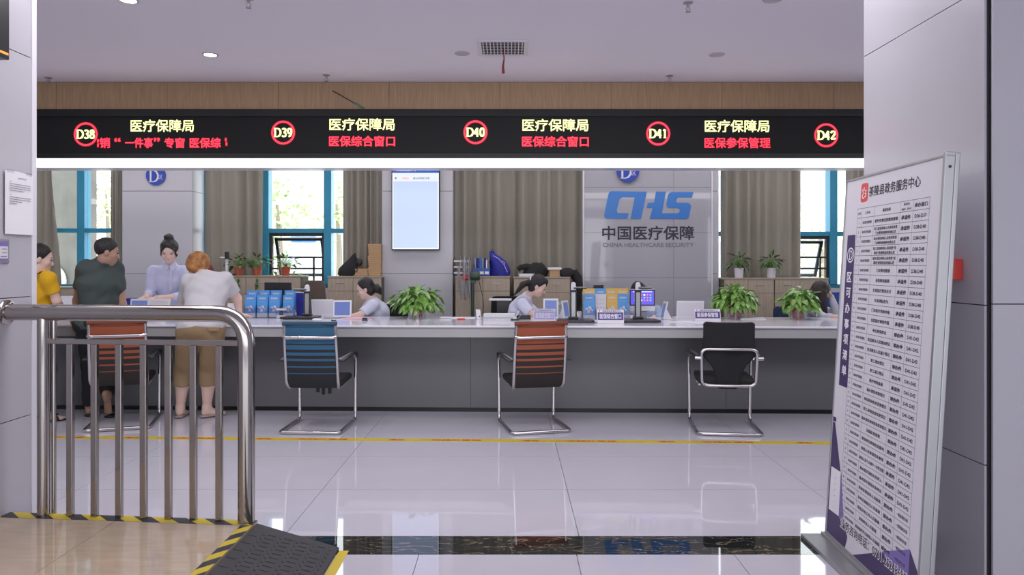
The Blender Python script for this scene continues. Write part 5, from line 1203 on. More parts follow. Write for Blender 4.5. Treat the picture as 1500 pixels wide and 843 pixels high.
# ================================================================== people: bodies as one smooth surface from a distance field
def V_(a): return np.array(tuple(a), dtype=np.float64)
def nrm(a): a = V_(a); return a / (np.linalg.norm(a) + 1e-9)
def cap(a, b, ra, rb=None, k=.02, s=None, cut=None, op='u'):
    rb = ra if rb is None else rb
    ra = ra if isinstance(ra, tuple) else (ra, ra); rb = rb if isinstance(rb, tuple) else (rb, rb)
    return dict(t='c', a=V_(a), b=V_(b), ra=ra, rb=rb, k=k, s=nrm(s) if s is not None else np.array([1., 0, 0]), cut=cut or [], op=op)
def ell(c, r, ax, k=.02, op='u', cut=None): return dict(t='e', c=V_(c), r=r, ax=[nrm(x) for x in ax], k=k, op=op, cut=cut or [])
def sdf_mesh(prims, h, noise=None, origin=(0, 0, 0)):
    lo = np.array([1e9] * 3); hi = -lo
    for p in prims:
        if p['op'] != 'u': continue
        if p['t'] == 'c':
            m = max(p['ra'] + p['rb']); q0 = np.minimum(p['a'], p['b']) - m; q1 = np.maximum(p['a'], p['b']) + m
        else: m = max(p['r']); q0 = p['c'] - m; q1 = p['c'] + m
        p['lo'], p['hi'] = q0, q1; lo = np.minimum(lo, q0); hi = np.maximum(hi, q1)
    lo -= 3 * h + .01; hi += 3 * h + .01
    n = np.ceil((hi - lo) / h).astype(int) + 1
    ax = [(lo[i] + h * np.arange(n[i])).astype(np.float32) for i in range(3)]
    val = np.full(n, .2, np.float32)
    for p in prims:
        if p['op'] != 'u':
            m = max(p['r']) if p['t'] == 'e' else max(p['ra'] + p['rb'])
            p['lo'] = (p['c'] if p['t'] == 'e' else np.minimum(p['a'], p['b'])) - m; p['hi'] = (p['c'] if p['t'] == 'e' else np.maximum(p['a'], p['b'])) + m
        pad = p['k'] + .03
        i0 = np.clip(((p['lo'] - pad - lo) / h).astype(int), 0, n); i1 = np.clip(((p['hi'] + pad - lo) / h).astype(int) + 2, 0, n)
        if (i1 <= i0).any(): continue
        sl = tuple(slice(i0[i], i1[i]) for i in range(3))
        X = ax[0][sl[0]][:, None, None]; Y = ax[1][sl[1]][None, :, None]; Z = ax[2][sl[2]][None, None, :]
        if p['t'] == 'c':
            ba = p['b'] - p['a']; L = float(ba @ ba) + 1e-9; px, py, pz = X - p['a'][0], Y - p['a'][1], Z - p['a'][2]
            hh = np.clip((px * ba[0] + py * ba[1] + pz * ba[2]) / L, 0, 1); qx, qy, qz = px - hh * ba[0], py - hh * ba[1], pz - hh * ba[2]
            if p['ra'][0] == p['ra'][1] and p['rb'][0] == p['rb'][1]:
                d = np.sqrt(qx * qx + qy * qy + qz * qz) - (p['ra'][0] + (p['rb'][0] - p['ra'][0]) * hh)
            else:
                s = p['s']; qs = qx * s[0] + qy * s[1] + qz * s[2]; qo = np.sqrt(np.maximum(qx * qx + qy * qy + qz * qz - qs * qs, 0))
                r0 = p['ra'][0] + (p['rb'][0] - p['ra'][0]) * hh; r1 = p['ra'][1] + (p['rb'][1] - p['ra'][1]) * hh
                d = (np.sqrt((qs / r0) ** 2 + (qo / r1) ** 2) - 1) * np.minimum(r0, r1)
        else:
            px, py, pz = X - p['c'][0], Y - p['c'][1], Z - p['c'][2]; acc = 0
            for a_, r_ in zip(p['ax'], p['r']): acc = acc + ((px * a_[0] + py * a_[1] + pz * a_[2]) / r_) ** 2
            d = (np.sqrt(acc) - 1) * min(p['r'])
        for (cp, cn) in p['cut']:
            cp = V_(cp); cn = nrm(cn); d = np.maximum(d, (X - cp[0]) * cn[0] + (Y - cp[1]) * cn[1] + (Z - cp[2]) * cn[2])
        v = val[sl]; k = p['k']
        if p['op'] == 'u': hh = np.clip(.5 + .5 * (v - d) / k, 0, 1); val[sl] = v * (1 - hh) + d * hh - k * hh * (1 - hh)
        else: val[sl] = np.maximum(v, -d)
    if noise:
        am, fr, axn = noise; X = ax[0][:, None, None]; Y = ax[1][None, :, None]; Z = ax[2][None, None, :]
        val = val + (am * (np.sin(X * fr * axn[0] + 2 * np.sin(Z * fr * .31)) * np.sin(Y * fr * axn[1] + 1.3) + .7 * np.sin(Z * fr * axn[2] + 3 * np.sin(X * fr * .23 + Y * fr * .3)))).astype(np.float32)
    s = val < 0
    c = s[:-1, :-1, :-1].astype(np.int8) + s[1:, :-1, :-1] + s[:-1, 1:, :-1] + s[:-1, :-1, 1:] + s[1:, 1:, :-1] + s[1:, :-1, 1:] + s[:-1, 1:, 1:] + s[1:, 1:, 1:]
    ci = np.argwhere((c > 0) & (c < 8)); idx = np.full(c.shape, -1, np.int32); idx[tuple(ci.T)] = np.arange(len(ci))
    acc = np.zeros((len(ci), 3)); cnt = np.zeros(len(ci)); off = [(i, j, k) for i in (0, 1) for j in (0, 1) for k in (0, 1)]
    for a in off:
        for d_ in range(3):
            if a[d_]: continue
            b = list(a); b[d_] = 1
            va = val[tuple((ci + a).T)]; vb = val[tuple((ci + b).T)]; m = (va < 0) != (vb < 0)
            t = np.where(m, va / (va - vb + 1e-12), 0); pos = np.array(a, float)[None, :].repeat(len(ci), 0); pos[:, d_] = t
            acc += pos * m[:, None]; cnt += m
    vs = (ci + acc / cnt[:, None]) * h + lo - np.array(origin)
    qs = []
    for d_ in range(3):
        a = [slice(None)] * 3; b = [slice(None)] * 3; a[d_] = slice(0, -1); b[d_] = slice(1, None)
        e0 = s[tuple(a)]; e1 = s[tuple(b)]; e = np.argwhere(e0 != e1); u, v = (d_ + 1) % 3, (d_ + 2) % 3
        e = e[(e[:, u] > 0) & (e[:, v] > 0) & (e[:, u] < n[u] - 1) & (e[:, v] < n[v] - 1)]
        fl_ = e0[tuple(e.T)]; q = []
        for du, dv in ((1, 1), (0, 1), (0, 0), (1, 0)):
            f = e.copy(); f[:, u] -= du; f[:, v] -= dv; q.append(idx[tuple(f.T)])
        q = np.array(q).T; q[~fl_] = q[~fl_][:, ::-1]; qs.append(q)
    q = np.concatenate(qs); q = q[(q >= 0).all(1)]
    return vs.astype(np.float32), q.astype(np.int32)
def sdf_ob(name, prims, m, parent, h=.008, noise=None, mats=None, assign=None, label=None):
    vs, q = sdf_mesh(prims, h, noise, tuple(parent.location))
    me = bpy.data.meshes.new(name); me.vertices.add(len(vs)); me.vertices.foreach_set('co', vs.ravel())
    me.loops.add(q.size); me.loops.foreach_set('vertex_index', q.ravel()); me.polygons.add(len(q))
    me.polygons.foreach_set('loop_start', np.arange(0, q.size, 4, dtype=np.int32)); me.polygons.foreach_set('use_smooth', [True] * len(q))
    me.materials.append(m); me.update(calc_edges=True); me.validate()
    o = link(name, me, parent)
    if label: o['label'] = label
    return o
def lerp(a, b, t): return V_(a) * (1 - t) + V_(b) * t

def hand_prims(wr, d, pn, thumb, curl=.35, sc=1.):
    """wrist, finger direction, palm normal (towards what it touches), thumb side; five tapering, bent fingers"""
    wr = V_(wr); d = nrm(d); pn = V_(pn); pn = nrm(pn - d * (pn @ d)); sd = np.cross(d, pn); sd = nrm(sd)
    if sd @ V_(thumb) < 0: sd = -sd
    kn = wr + d * .085 * sc; out = [cap(wr, wr + d * .02, .025 * sc, .026 * sc, .02), cap(wr + d * .03 * sc, kn - d * .012, (.038 * sc, .017 * sc), (.041 * sc, .016 * sc), .012, s=sd)]
    for i, (off, L) in enumerate(((.031, .066), (.0105, .075), (-.0105, .069), (-.031, .055))):
        b = kn + sd * off * sc - d * .006; m_ = b + nrm(d + pn * curl * .5 + sd * off * 2.2) * L * .52 * sc; e = m_ + nrm(d + pn * curl * 1.6 + sd * off * 1.5) * L * .48 * sc
        out += [cap(b, m_, .0088 * sc, .0080 * sc, .004), cap(m_, e, .0080 * sc, .0065 * sc, .003)]
    tb = wr + d * .028 * sc + sd * .030 * sc; tm = tb + nrm(d * .6 + sd * .8 + pn * .2) * .036 * sc; te = tm + nrm(d * .95 + sd * .3 + pn * .3) * .03 * sc
    return out + [cap(tb, tm, .0125 * sc, .010 * sc, .008), cap(tm, te, .010 * sc, .0078 * sc, .004)]

def scl(p, k):
    for q in ('r', 'ra', 'rb'):
        if q in p: p[q] = tuple(v * k for v in p[q])
    return p
def person(name_label, base, J, shirt, trousers=None, shoes=None, hairm='hair', hair='short', female=True, h=.008, skin='skin', sleeve=.6, hem=None, cuff=.62, face=True, feet=True, hairprims=(), b=1., hk=1., bust=1.):
    t = thing('person', name_label, 'person', base)
    hf, hu = nrm(J['hf']), nrm(J.get('hu', (0, 0, 1))); hu = nrm(hu - hf * (hu @ hf)); hs = np.cross(hf, hu); hf, hu, hs = hf * hk, hu * hk, hs * hk; c = V_(J['head'])
    shL, shR = V_(J['shL']), V_(J['shR']); sx_ = nrm(shR - shL); pel = V_(J['pel']); nk = V_(J['neck']); ch_ = V_(J['chest'])
    hw = .085 if female else .09; hipL = V_(J.get('hipL', pel - sx_ * hw)); hipR = V_(J.get('hipR', pel + sx_ * hw))
    wai = lerp(pel, ch_, .48); top = lerp(shL, shR, .5)
    def torso(e, full=True):
        p = [cap(pel - sx_ * .045, pel + sx_ * .045, (.13 * b + e, .105 * b + e), None, .04, s=sx_), cap(pel, wai, (.15 * b + e, .105 * b + e), (.128 * b + e, .095 * b + e), .05, s=sx_),
             cap(wai, ch_, (.128 * b + e, .095 * b + e), (.155 * b + e, .11 * b + e), .05, s=sx_), cap(ch_, lerp(ch_, top, .75), (.155 * b + e, .11 * b + e), (.135 * b + e, .085 * b + e), .05, s=sx_),
             cap(shL + sx_ * .02, shR - sx_ * .02, .052 * b + e, .052 * b + e, .05)]
        if female and bust > 0:
            fw = nrm(np.cross(nrm(top - pel), sx_)); fw = fw if fw @ V_(J.get('bf', (0, -1, 0))) > 0 else -fw
            p += [ell(lerp(ch_, top, .12) + fw * .075 + sx_ * sg * .065, (.06 + e, .055 + e, .06 + e), (sx_, fw, np.cross(sx_, fw)), .04) for sg in (-1, 1)]
        return p
    def arms(e, t0=0., t1=1., fore=1.):
        p = []
        for s in 'LR':
            a, el_, w_ = V_(J['sh' + s]), V_(J['el' + s]), V_(J['wr' + s])
            if t1 < 1:
                cutp = lerp(a, el_, t1); p.append(cap(a, lerp(a, el_, min(1, t1 + .15)), .050 * b + e, .041 * b + e * 1.15, .03, cut=[(cutp, el_ - a)]))
            else:
                p += [cap(a, el_, .047 * b + e, .038 * b + e, .03)]
                if fore > 0: p.append(cap(el_, lerp(el_, w_, min(1, fore + .1)), .038 * b + e, .026 + e, .02, cut=[(lerp(el_, w_, fore), w_ - el_)] if fore < 1 else None))
        return p
    skp = torso(0) + arms(0)
    skp += [cap(nk, lerp(nk, c - hu * .03 - hf * .01, .9), .050, .048, .03), cap(lerp(top, nk, .3), nk, .066, .050, .03)]
    # head: skull, face, jaw, nose, brow, cheeks, ears
    n0_ = len(skp)
    skp += [ell(c + hu * .035 - hf * .012, (.074, .092, .088), (hs, hf, hu), .02), ell(c - hu * .03 + hf * .022, (.061, .066, .080), (hs, hf, hu), .03), cap(c - hu * .085 + hf * .052, c - hu * .078 + hf * .06, .026, .022, .03),
            cap(c + hf * .080 + hu * .005, c + hf * .097 - hu * .030, .008, .0125, .008), cap(c + hf * .094 - hu * .034 - hs * .008, c + hf * .094 - hu * .034 + hs * .008, .008, None, .006),
            cap(c + hf * .072 - hs * .03 + hu * .024, c + hf * .072 + hs * .03 + hu * .024, .014, None, .015)]
    for sg in (-1, 1):
        skp += [ell(c + hs * sg * .076 - hu * .008 - hf * .008, (.009, .018, .029), (hs, hf, hu), .006), ell(c + hs * sg * .042 + hf * .055 - hu * .025, (.022, .02, .022), (hs, hf, hu), .02)]
        skp.append(ell(c + hs * sg * .030 + hf * .092 + hu * .004, (.017, .012, .010), (hs, hf, hu), .01, op='s'))
    for p_ in skp[n0_:]: scl(p_, hk)
    for s in 'LR':
        if J.get('hd' + s) is not None: skp += hand_prims(J['wr' + s], J['hd' + s], J.get('pn' + s, (0, 0, -1)), J.get('th' + s, sx_ if s == 'L' else -sx_))
    if 'knL' in J:
        for s, hp in (('L', hipL), ('R', hipR)):
            kn, an = V_(J['kn' + s]), V_(J['an' + s]); toe = nrm(J['toe' + s])
            calf = lerp(kn, an, .3); skp += [cap(hp, kn, .083 * b, .054 * b, .03), cap(kn, calf, .052 * b, .057 * b, .03), cap(calf, an, .057 * b, .036, .03), cap(an, an - np.array([0, 0, .02]), .036, .034, .02)]
            hl = an - toe * .045 - np.array([0, 0, .045]) if J.get('flat', True) or s == 'L' else an
            if J.get('flat' + s, True): skp += [cap(an - toe * .02 - np.array([0, 0, .05]), an + toe * .12 - np.array([0, 0, .068]), (.030, .028), (.040, .020), .03, s=np.cross(toe, [0, 0, 1])), cap(an, an + toe * .05 - np.array([0, 0, .045]), .034, .028, .03), cap(an + toe * .1 - np.array([0, 0, .070]), an + toe * .165 - np.array([0, 0, .074]), (.042, .017), (.034, .013), .02, s=np.cross(toe, [0, 0, 1]))]
            else: skp += [cap(an - np.cross(np.cross(toe, [0, 0, 1]), toe) * 0, an + toe * .19, (.033, .026), (.040, .015), .02, s=np.cross(toe, [0, -1, .01])), cap(an + np.array([0, -.025, .01]), an + toe * .05 + np.array([0, -.015, 0]), .03, .026, .02)]
    sdf_ob('body', skp, M[skin], t, h)
    # clothes
    e = .014; hm = V_(hem) if hem is not None else pel - nrm(top - pel) * .06
    sp = [dict(p, cut=p['cut'] + [(hm, pel - top)]) for p in torso(e)] + (arms(e * .9, t1=sleeve) if sleeve < 1 else arms(e * .8, fore=max(.02, min(1, sleeve - 1)) if sleeve < 1.99 else .93))
    sp += [cap(lerp(top, nk, .1), lerp(top, nk, 1.15), .085, .066, .035, cut=[(lerp(top, nk, 1.0), nk - top)])]
    so = sdf_ob('shirt', sp, shirt, t, h, noise=(.0034, 42, (.8, .8, 1.2)))
    if trousers is not None:
        tp = [dict(p, cut=[(hm + nrm(top - pel) * .05, top - pel)]) for p in torso(.010)[:2]]
        if 'knL' in J:
            for s, hp in (('L', hipL), ('R', hipR)):
                kn, an = V_(J['kn' + s]), V_(J['an' + s])
                tp.append(cap(hp, kn, .098 * b, .072 * b, .035)); 
                if cuff > 0: tp.append(cap(kn, lerp(kn, an, min(1, cuff + .15)), .072 * b, .070 * b if cuff < .6 else .058 * b, .03, cut=[(lerp(kn, an, cuff), an - kn)]))
        sdf_ob('trousers', tp, trousers, t, h, noise=(.0028, 38, (.8, .8, 1)))
    if shoes is not None and 'knL' in J:
        for s in 'LR':
            an = V_(J['an' + s]); toe = nrm(J['toe' + s]); sd_ = np.cross(toe, [0, 0, 1])
            if J.get('flat' + s, True):
                z = an[2] - .092; q = np.array([an[0], an[1], 0])
                so_ = sdf_ob('sandal', [cap(q - toe * .055 + [0, 0, z + .012], q + toe * .165 + [0, 0, z + .012], (.040, .012), (.048, .012), .01, s=sd_), cap(q + toe * .09 - sd_ * .045 + [0, 0, z + .03], q + toe * .07 + [0, 0, z + .065], .012, .013, .01), cap(q + toe * .09 + sd_ * .045 + [0, 0, z + .03], q + toe * .07 + [0, 0, z + .065], .012, .013, .01)], shoes, t, .006)
            else:
                q = np.array([an[0], an[1], 0]); sdf_ob('sandal', [cap(q + [0, .02, .014], q + np.array([0, .20, .014]), (.045, .012), (.045, .012), .01, s=(1, 0, 0)), cap(q + [-.045, .12, .03], q + [0, .12, .06], .012, .012, .01), cap(q + [.045, .12, .03], q + [0, .12, .06], .012, .012, .01)], shoes, t, .006)
    # hair
    HP = []
    fr = [(c + hf * .055 + hu * .035, hf * .92 - hu * .42)]
    if hair == 'short': HP = [ell(c + hu * .042 - hf * .018, (.081, .096, .092), (hs, hf, hu), .02, cut=[(c + hf * .052 + hu * .045, hf * .85 - hu * .75), (c - hu * .07 - hf * .02, -hu)])]
    elif hair == 'puffy': HP = [ell(c + hu * .045 - hf * .015, (.096, .108, .098), (hs, hf, hu), .02, cut=[(c + hf * .06 + hu * .03, hf * .8 - hu * .65), (c - hu * .07, -hu)]), ell(c - hf * .06 - hu * .02, (.07, .05, .07), (hs, hf, hu), .03)]
    else: HP = [ell(c + hu * .045 - hf * .018, (.084, .098, .094), (hs, hf, hu), .02, cut=[(c + hf * .045 + hu * .045, hf * .9 - hu * .55)]), ell(c - hf * .045 - hu * .02, (.076, .055, .075), (hs, hf, hu), .03, cut=[(c + hf * .005, hf)])]
    HP += list(hairprims(c, hf, hu, hs)) if callable(hairprims) else list(hairprims)
    for p_ in HP: scl(p_, hk)
    sdf_ob('hair', HP, M[hairm], t, .006, noise=(.0022 if hair != 'puffy' else .006, 75, (1, 1, .6)))
    if face:
        mb = MB(); eb = MB(); li = MB()
        for sg in (-1, 1):
            q = Vector(c + hf * .0795 + hs * sg * .031 + hu * .0035) - Vector(t.location); mb.ball(q, .0125 * hk, .011 * hk, .0045 * hk, 10)
            a_ = Vector(c + hf * .086 + hs * sg * .016 + hu * .024) - Vector(t.location); b_ = Vector(c + hf * .075 + hs * sg * .050 + hu * .027) - Vector(t.location); eb.tube([a_, (a_ + b_) / 2 + Vector(hu) * .004, b_], [.003, .004, .002], 6)
        ob('eyes', mb, M['hair'], t, smooth=60); ob('eyebrows', eb, M['hair'], t, smooth=60)
        q = [Vector(c + hf * (.0835 - abs(x) * .25) - hu * .063 + hs * x) - Vector(t.location) for x in (-.024, -.010, 0, .010, .024)]; li.tube(q, [.002, .006, .007, .006, .002], 8)
        ob('lips', li, M['lip'], t, smooth=60)
    return t
dm('cloth_yellow', (.72, .40, .01), .85, bump=.15, nscale=40); dm('cloth_grey', (.055, .075, .072), .88, bump=.15, nscale=40); dm('cloth_white', (.56, .55, .58), .85, bump=.15, nscale=40)
dm('cloth_blue', (.56, .59, .80), .8, bump=.12, nscale=40); dm('cloth_pale', (.62, .64, .78), .8, bump=.12, nscale=40); dm('khaki', (.30, .205, .11), .85, bump=.2, nscale=40); dm('cloth_black', (.014, .014, .017), .85); dm('cloth_navy', (.03, .04, .09), .85)
dm('sandal_tan', (.33, .29, .26), .6)
def ph(px, py, Y): return P(px, py, Y)
def floor_pt(px, Y): return Vector(((px - CX) * Y / FPX, Y, 0))

# man in dark grey-green T-shirt, seen from behind, looking right
J = dict(head=ph(157, 370, 6.72), hf=(.80, .52, -.16), neck=ph(152.5, 380, 6.70), shL=ph(124, 393, 6.64), shR=ph(170, 393, 6.86), chest=ph(146, 418, 6.74), pel=ph(143, 472, 6.72), bf=(0, 1, 0),
         elL=ph(114, 440, 6.84), wrL=ph(108, 471, 6.80), hdL=(-.1, .35, -1), pnL=(.6, 1, 0), thL=(1, -.2, 0), elR=ph(178, 446, 6.86), wrR=ph(187, 461, 7.10), hdR=(.3, 1, -.08), pnR=(0, 0, -1), thR=(-1, 0, 0),
         knL=floor_pt(133, 6.90) + Vector((0, 0, .50)), anL=floor_pt(132, 6.96) + Vector((0, 0, .092)), toeL=(-.25, 1, 0), knR=floor_pt(160, 7.06) + Vector((0, 0, .52)), anR=floor_pt(157, 6.82) + Vector((0, 0, .235)), toeR=(-.06, .20, -.97), flatR=False)
person('man in dark grey-green T-shirt leaning on the counter, seen from behind', floor_pt(142, 6.6), J, M['cloth_grey'], M['cloth_black'], M['black'], hair='short', female=False, h=.0085, skin='skin_d', sleeve=.62, cuff=.97, b=1.12, hk=1.04)
# woman in yellow T-shirt
J = dict(head=ph(59, 380, 6.48), hf=(.84, .52, -.18), neck=ph(55, 394, 6.46), shL=ph(44, 407, 6.72), shR=ph(71, 408, 6.36), chest=ph(59, 425, 6.5), pel=ph(57, 474, 6.52), bf=(.6, .8, 0),
         elL=ph(62, 446, 6.85), wrL=ph(80, 462, 7.05), hdL=(.8, .6, -.1), elR=ph(83, 441, 6.42), wrR=ph(97, 462, 6.80), hdR=(.6, .8, -.1), thL=(0, -1, 0), thR=(-.6, .6, 0),
         knL=floor_pt(58, 6.85) + Vector((0, 0, .49)), anL=floor_pt(55, 6.86) + Vector((0, 0, .092)), toeL=(.5, .9, 0), knR=floor_pt(70, 6.62) + Vector((0, 0, .49)), anR=floor_pt(66, 6.65) + Vector((0, 0, .092)), toeR=(.6, .8, 0))
def hp(c, f, u, s): return [ell(c - f * .10 - u * .005, (.045, .045, .045), (s, f, u), .03)]
pw = person('woman in yellow T-shirt with dark hair at the left end of the counter', floor_pt(62, 6.6), J, M['cloth_yellow'], M['cloth_navy'], M['black'], hair='tied', h=.0085, sleeve=.66, cuff=.95, hairprims=hp, b=.97, bust=0, hk=1.05)
o_ = Vector(pw.location); pts = [ph(57, 399, 6.34) - o_, ph(60, 398, 6.36) - o_ + Vector((0, -.04, .01)), ph(54, 404, 6.33) - o_ + Vector((0, -.05, 0)), ph(50, 420, 6.36) - o_ + Vector((0, -.08, 0))]
ob('bag_strap', MB().tube([ph(69, 399.5, 6.50) - o_, ph(64, 398, 6.40) - o_ + Vector((0, -.02, .0)), ph(57, 402, 6.38) - o_ + Vector((0, -.03, 0)), ph(52, 412, 6.42) - o_ + Vector((0, -.07, 0))], .012, 8, flat=.4), M['cloth_black'], pw, smooth=50)
# red-haired customer bending over the counter
J = dict(head=ph(289, 393, 7.02), hf=(-.35, .80, -.50), hu=(-.05, .5, .86), neck=ph(298, 404, 6.92), shL=ph(276, 413, 6.84), shR=ph(331, 410, 6.86), chest=ph(303, 428, 6.80), pel=ph(294, 478, 6.60), bf=(0, 1, -.6),
         elL=ph(267, 452, 6.98), wrL=ph(262, 464, 7.22), hdL=(-.3, 1, 0), thL=(1, 0, 0), elR=ph(347, 438, 7.0), wrR=ph(351, 462, 7.12), hdR=(.5, .9, -.1), thR=(-1, 0, 0),
         hipL=ph(277, 488, 6.62), hipR=ph(311, 488, 6.62), knL=ph(269, 545, 6.84), anL=floor_pt(264, 6.88) + Vector((0, 0, .095)), toeL=(-.15, 1, 0), knR=ph(306, 545, 6.84), anR=floor_pt(303, 6.88) + Vector((0, 0, .095)), toeR=(.75, .7, 0))
pr_ = person('red-haired customer in white T-shirt and khaki cropped trousers bending over the counter', floor_pt(290, 6.7), J, M['cloth_white'], M['khaki'], M['sandal_tan'], hairm='hair_red', hair='puffy', h=.0085, sleeve=.68, cuff=.36, b=1.16, hk=1.14)
o_ = Vector(pr_.location); q = ph(314, 482, 6.475) - o_
ob('pocket_flap', MB().box(q.x - .055, q.x + .045, q.y - .004, q.y + .03, q.z - .02, q.z + .012), M['khaki'], pr_, bev=.004)
# standing clerk behind the counter
J = dict(head=ph(248, 369, 8.02), hf=(.24, -.90, -.34), neck=ph(248.5, 384, 8.12), shL=ph(272, 398, 8.16), shR=ph(224, 398, 8.12), chest=ph(249, 414, 8.18), pel=ph(252, 466, 8.30), bf=(0, -1, 0),
         elL=ph(270, 434, 8.0), wrL=ph(231, 437, 7.75), hdL=(-1, -.15, -.10), pnL=(0, .15, -1), thL=(0, -1, 0), elR=ph(219, 431, 8.04), wrR=ph(214, 436, 7.76), hdR=(-.85, -.3, -.25), pnR=(0, .1, -1), thR=(0, -1, .2),
         knL=floor_pt(262, 8.35) + Vector((0, 0, .5)), anL=floor_pt(262, 8.42) + Vector((0, 0, .092)), toeL=(0, -1, 0), knR=floor_pt(240, 8.35) + Vector((0, 0, .5)), anR=floor_pt(240, 8.42) + Vector((0, 0, .092)), toeR=(0, -1, 0))
def hp(c, f, u, s): return [ell(c + u * .145 - f * .03, (.046, .046, .036), (s, f, u), .012), cap(c + u * .085 + f * .060 + s * .0, c + u * .035 + f * .062 - s * .064, .016, .010, .012), cap(c + u * .035 + f * .062 - s * .064, c - u * .03 + f * .05 - s * .070, .010, .004, .008), cap(c + u * .085 + f * .060, c + u * .035 + f * .062 + s * .064, .016, .010, .012), cap(c + u * .035 + f * .062 + s * .064, c - u * .03 + f * .05 + s * .070, .010, .004, .008)]
pc = person('standing clerk with dark hair bun and light blue shirt behind the counter', floor_pt(250, 8.4), J, M['cloth_blue'], M['cloth_navy'], M['black'], hair='tied', h=.007, sleeve=1.45, cuff=.98, hairprims=hp, b=1.02, hk=1.10)
o_ = Vector(pc.location); n0 = ph(248.5, 386.5, 8.035) - o_
for s in (-1, 1): ob('collar', MB().prism([(0, 0), (s * .055, .035), (s * .062, .0), (s * .035, -.05), (s * .012, -.028)], lambda u, v, d: (n0.x + u, n0.y + d - .01 + abs(u) * .5, n0.z - .03 + v), 0, .006), M['cloth_pale'], pc)
ob('button_placket', MB().box(n0.x + .0, n0.x + .022, n0.y + .0, n0.y + .008, n0.z - .30, n0.z - .06), M['cloth_pale'], pc)
# seated clerk with glasses, facing left
J = dict(head=ph(535, 424, 8.18), hf=(-.95, -.12, -.28), neck=ph(545, 438, 8.22), shL=ph(547, 447, 8.04), shR=ph(543, 445, 8.42), chest=ph(553, 458, 8.24), pel=ph(567, 500, 8.30), bf=(-1, 0, 0),
         elL=ph(528, 462, 7.98), wrL=ph(513, 464, 7.93), hdL=(-1, -.3, -.05), thL=(0, 1, 0), elR=ph(527, 464, 8.3), wrR=ph(514, 465, 8.2), hdR=(-1, -.2, 0), thR=(0, -1, 0),
         knL=ph(520, 506, 8.2), anL=floor_pt(522, 8.2) + Vector((0, 0, .092)), toeL=(-1, 0, 0), knR=ph(520, 506, 8.4), anR=floor_pt(522, 8.4) + Vector((0, 0, .092)), toeR=(-1, 0, 0))
def hp(c, f, u, s): return [ell(c - f * .13 - u * .03, (.04, .045, .055), (s, f, u), .02), cap(c - f * .14 - u * .05, c - f * .15 - u * .10, .03, .012, .02)]
pg = person('seated clerk with glasses and low hair bun facing left', floor_pt(560, 8.3), J, M['cloth_pale'], M['cloth_navy'], M['black'], hair='tied', h=.008, skin='skin', sleeve=.75, cuff=.97, hairprims=hp)
o_ = Vector(pg.location); c = V_(J['head']); f = nrm(J['hf']); s = nrm(np.cross(f, [0, 0, 1])); gm = MB()
for sg in (-1, 1):
    q = Vector(c + f * .098 + s * sg * .032) - o_; gm.tube([q + Vector(s) * .022 * math.cos(a) + Vector((0, 0, .018 * math.sin(a))) for a in [i * math.pi / 8 for i in range(16)]], .0025, 5, closed=True)
    gm.tube([q + Vector(s) * sg * .022, Vector(c + s * sg * .078) - o_], .002, 5)
ob('glasses', gm, M['alu'], pg)
# seated clerk with ponytail, facing right and down
J = dict(head=ph(788, 420, 8.06), hf=(.88, -.12, -.46), neck=ph(775, 433, 8.12), shL=ph(768, 443, 8.34), shR=ph(765, 446, 7.94), chest=ph(762, 455, 8.16), pel=ph(748, 500, 8.30), bf=(1, 0, 0),
         elL=ph(786, 462, 8.2), wrL=ph(806, 464, 8.0), hdL=(1, -.2, 0), thL=(0, -1, 0), elR=ph(780, 462, 7.86), wrR=ph(800, 464, 7.70), hdR=(1, .1, -.05), thR=(0, 1, 0),
         knL=ph(800, 506, 8.4), anL=floor_pt(798, 8.4) + Vector((0, 0, .092)), toeL=(1, 0, 0), knR=ph(800, 506, 8.2), anR=floor_pt(798, 8.2) + Vector((0, 0, .092)), toeR=(1, 0, 0))
def hp(c, f, u, s): return [cap(c - f * .10 + u * .01, c + np.array([-.17, 0, .02]), .03, .034, .02), cap(c + np.array([-.17, 0, .02]), c + np.array([-.26, 0, -.09]), .034, .012, .02), cap(c + f * .05 + u * .09, c + f * .075 + u * .03, .03, .012, .02)]
pp = person('seated clerk with black ponytail bending to the right over her papers', floor_pt(752, 8.3), J, M['cloth_pale'], M['cloth_navy'], M['black'], hair='tied', h=.008, sleeve=.8, cuff=.97, hairprims=hp)
o_ = Vector(pp.location); c = V_(J['head']); f = nrm(J['hf']); u = np.array([0, 0, 1.]); u = nrm(u - f * (u @ f)); q = Vector(c - f * .105 + u * .025) - o_
ob('hair_tie', MB().ball(q + Vector((0, -.01, .01)), .012, .034, .034, 12), M['white_plastic'], pp, smooth=60)
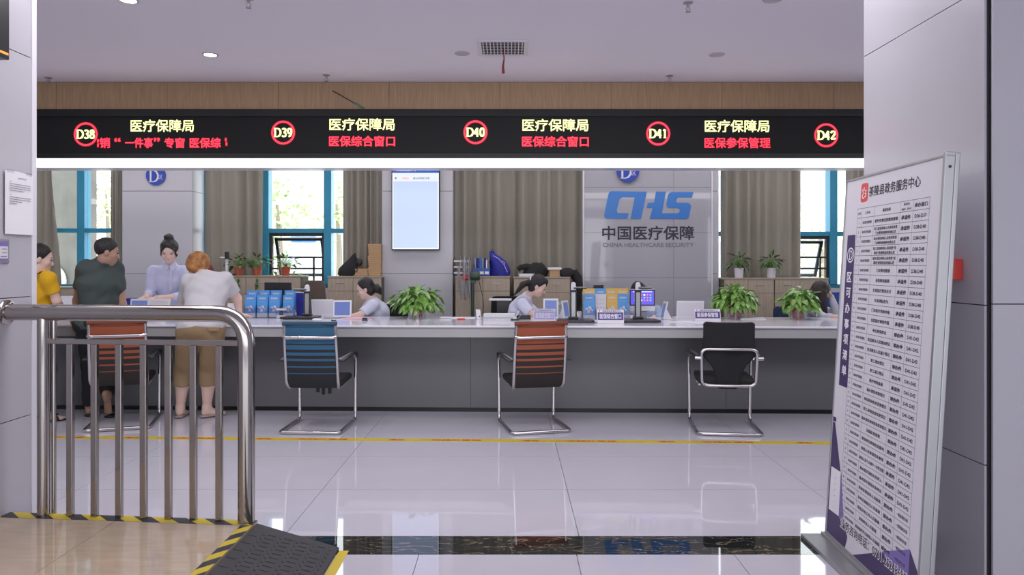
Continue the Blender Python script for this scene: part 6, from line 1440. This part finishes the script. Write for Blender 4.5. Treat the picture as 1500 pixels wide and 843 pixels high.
# clerk hidden behind the desktop computer
J = dict(head=ph(934, 430, 8.35), hf=(0, -.72, -.70), neck=ph(938, 442, 8.42), shL=ph(962, 455, 8.40), shR=ph(918, 455, 8.40), chest=ph(940, 464, 8.42), pel=ph(940, 502, 8.5), bf=(0, -1, 0),
         elL=ph(968, 468, 8.2), wrL=ph(958, 466, 7.9), hdL=(-.3, -1, 0), elR=ph(914, 468, 8.2), wrR=ph(925, 466, 7.9), hdR=(.2, -1, 0), thL=(-1, 0, 0), thR=(1, 0, 0),
         knL=ph(950, 506, 8.1), anL=floor_pt(950, 8.1) + Vector((0, 0, .092)), toeL=(0, -1, 0), knR=ph(930, 506, 8.1), anR=floor_pt(930, 8.1) + Vector((0, 0, .092)), toeR=(0, -1, 0))
def hp(c, f, u, s): return [ell(c + s * -.075 + u * .05 - f * .02, (.045, .05, .04), (s, f, u), .02)]
person('clerk with bowed black hair hidden behind the glowing desktop computer', floor_pt(940, 8.4), J, mat('cloth_stripe', (.35, .43, .62), .8), M['cloth_navy'], M['black'], hair='tied', h=.009, sleeve=1.9, cuff=.97, hairprims=hp, face=True)
# long-haired clerk at the right end
J = dict(head=ph(1201, 429, 8.15), hf=(.70, -.05, -.70), neck=ph(1193, 441, 8.2), shL=ph(1190, 449, 8.40), shR=ph(1188, 452, 8.00), chest=ph(1190, 460, 8.22), pel=ph(1184, 500, 8.35), bf=(1, 0, 0),
         elL=ph(1226, 462, 8.1), wrL=ph(1218, 436, 8.12), hdL=(-.5, 0, .9), pnL=(-1, 0, 0), thL=(0, -1, 0), elR=ph(1206, 466, 7.95), wrR=ph(1222, 465, 7.75), hdR=(1, 0, 0), thR=(0, 1, 0),
         knL=ph(1230, 506, 8.4), anL=floor_pt(1228, 8.4) + Vector((0, 0, .092)), toeL=(1, 0, 0), knR=ph(1230, 506, 8.2), anR=floor_pt(1228, 8.2) + Vector((0, 0, .092)), toeR=(1, 0, 0))
def hp(c, f, u, s): return [cap(c + u * .02 - f * .03, c - np.array([0.02, .0, .30]) - f * .02, .085, .06, .03), cap(c + s * .07, c + s * .08 - np.array([-.03, 0, .26]), .045, .03, .03)]
person('long dark-haired clerk resting her head on a white-sleeved arm beside the right pothos', floor_pt(1186, 8.35), J, mat('cloth_sheer', (.55, .56, .66), .8), M['cloth_navy'], M['black'], hairm='hair_br', hair='tied', h=.009, sleeve=1.9, cuff=.97, hairprims=hp)
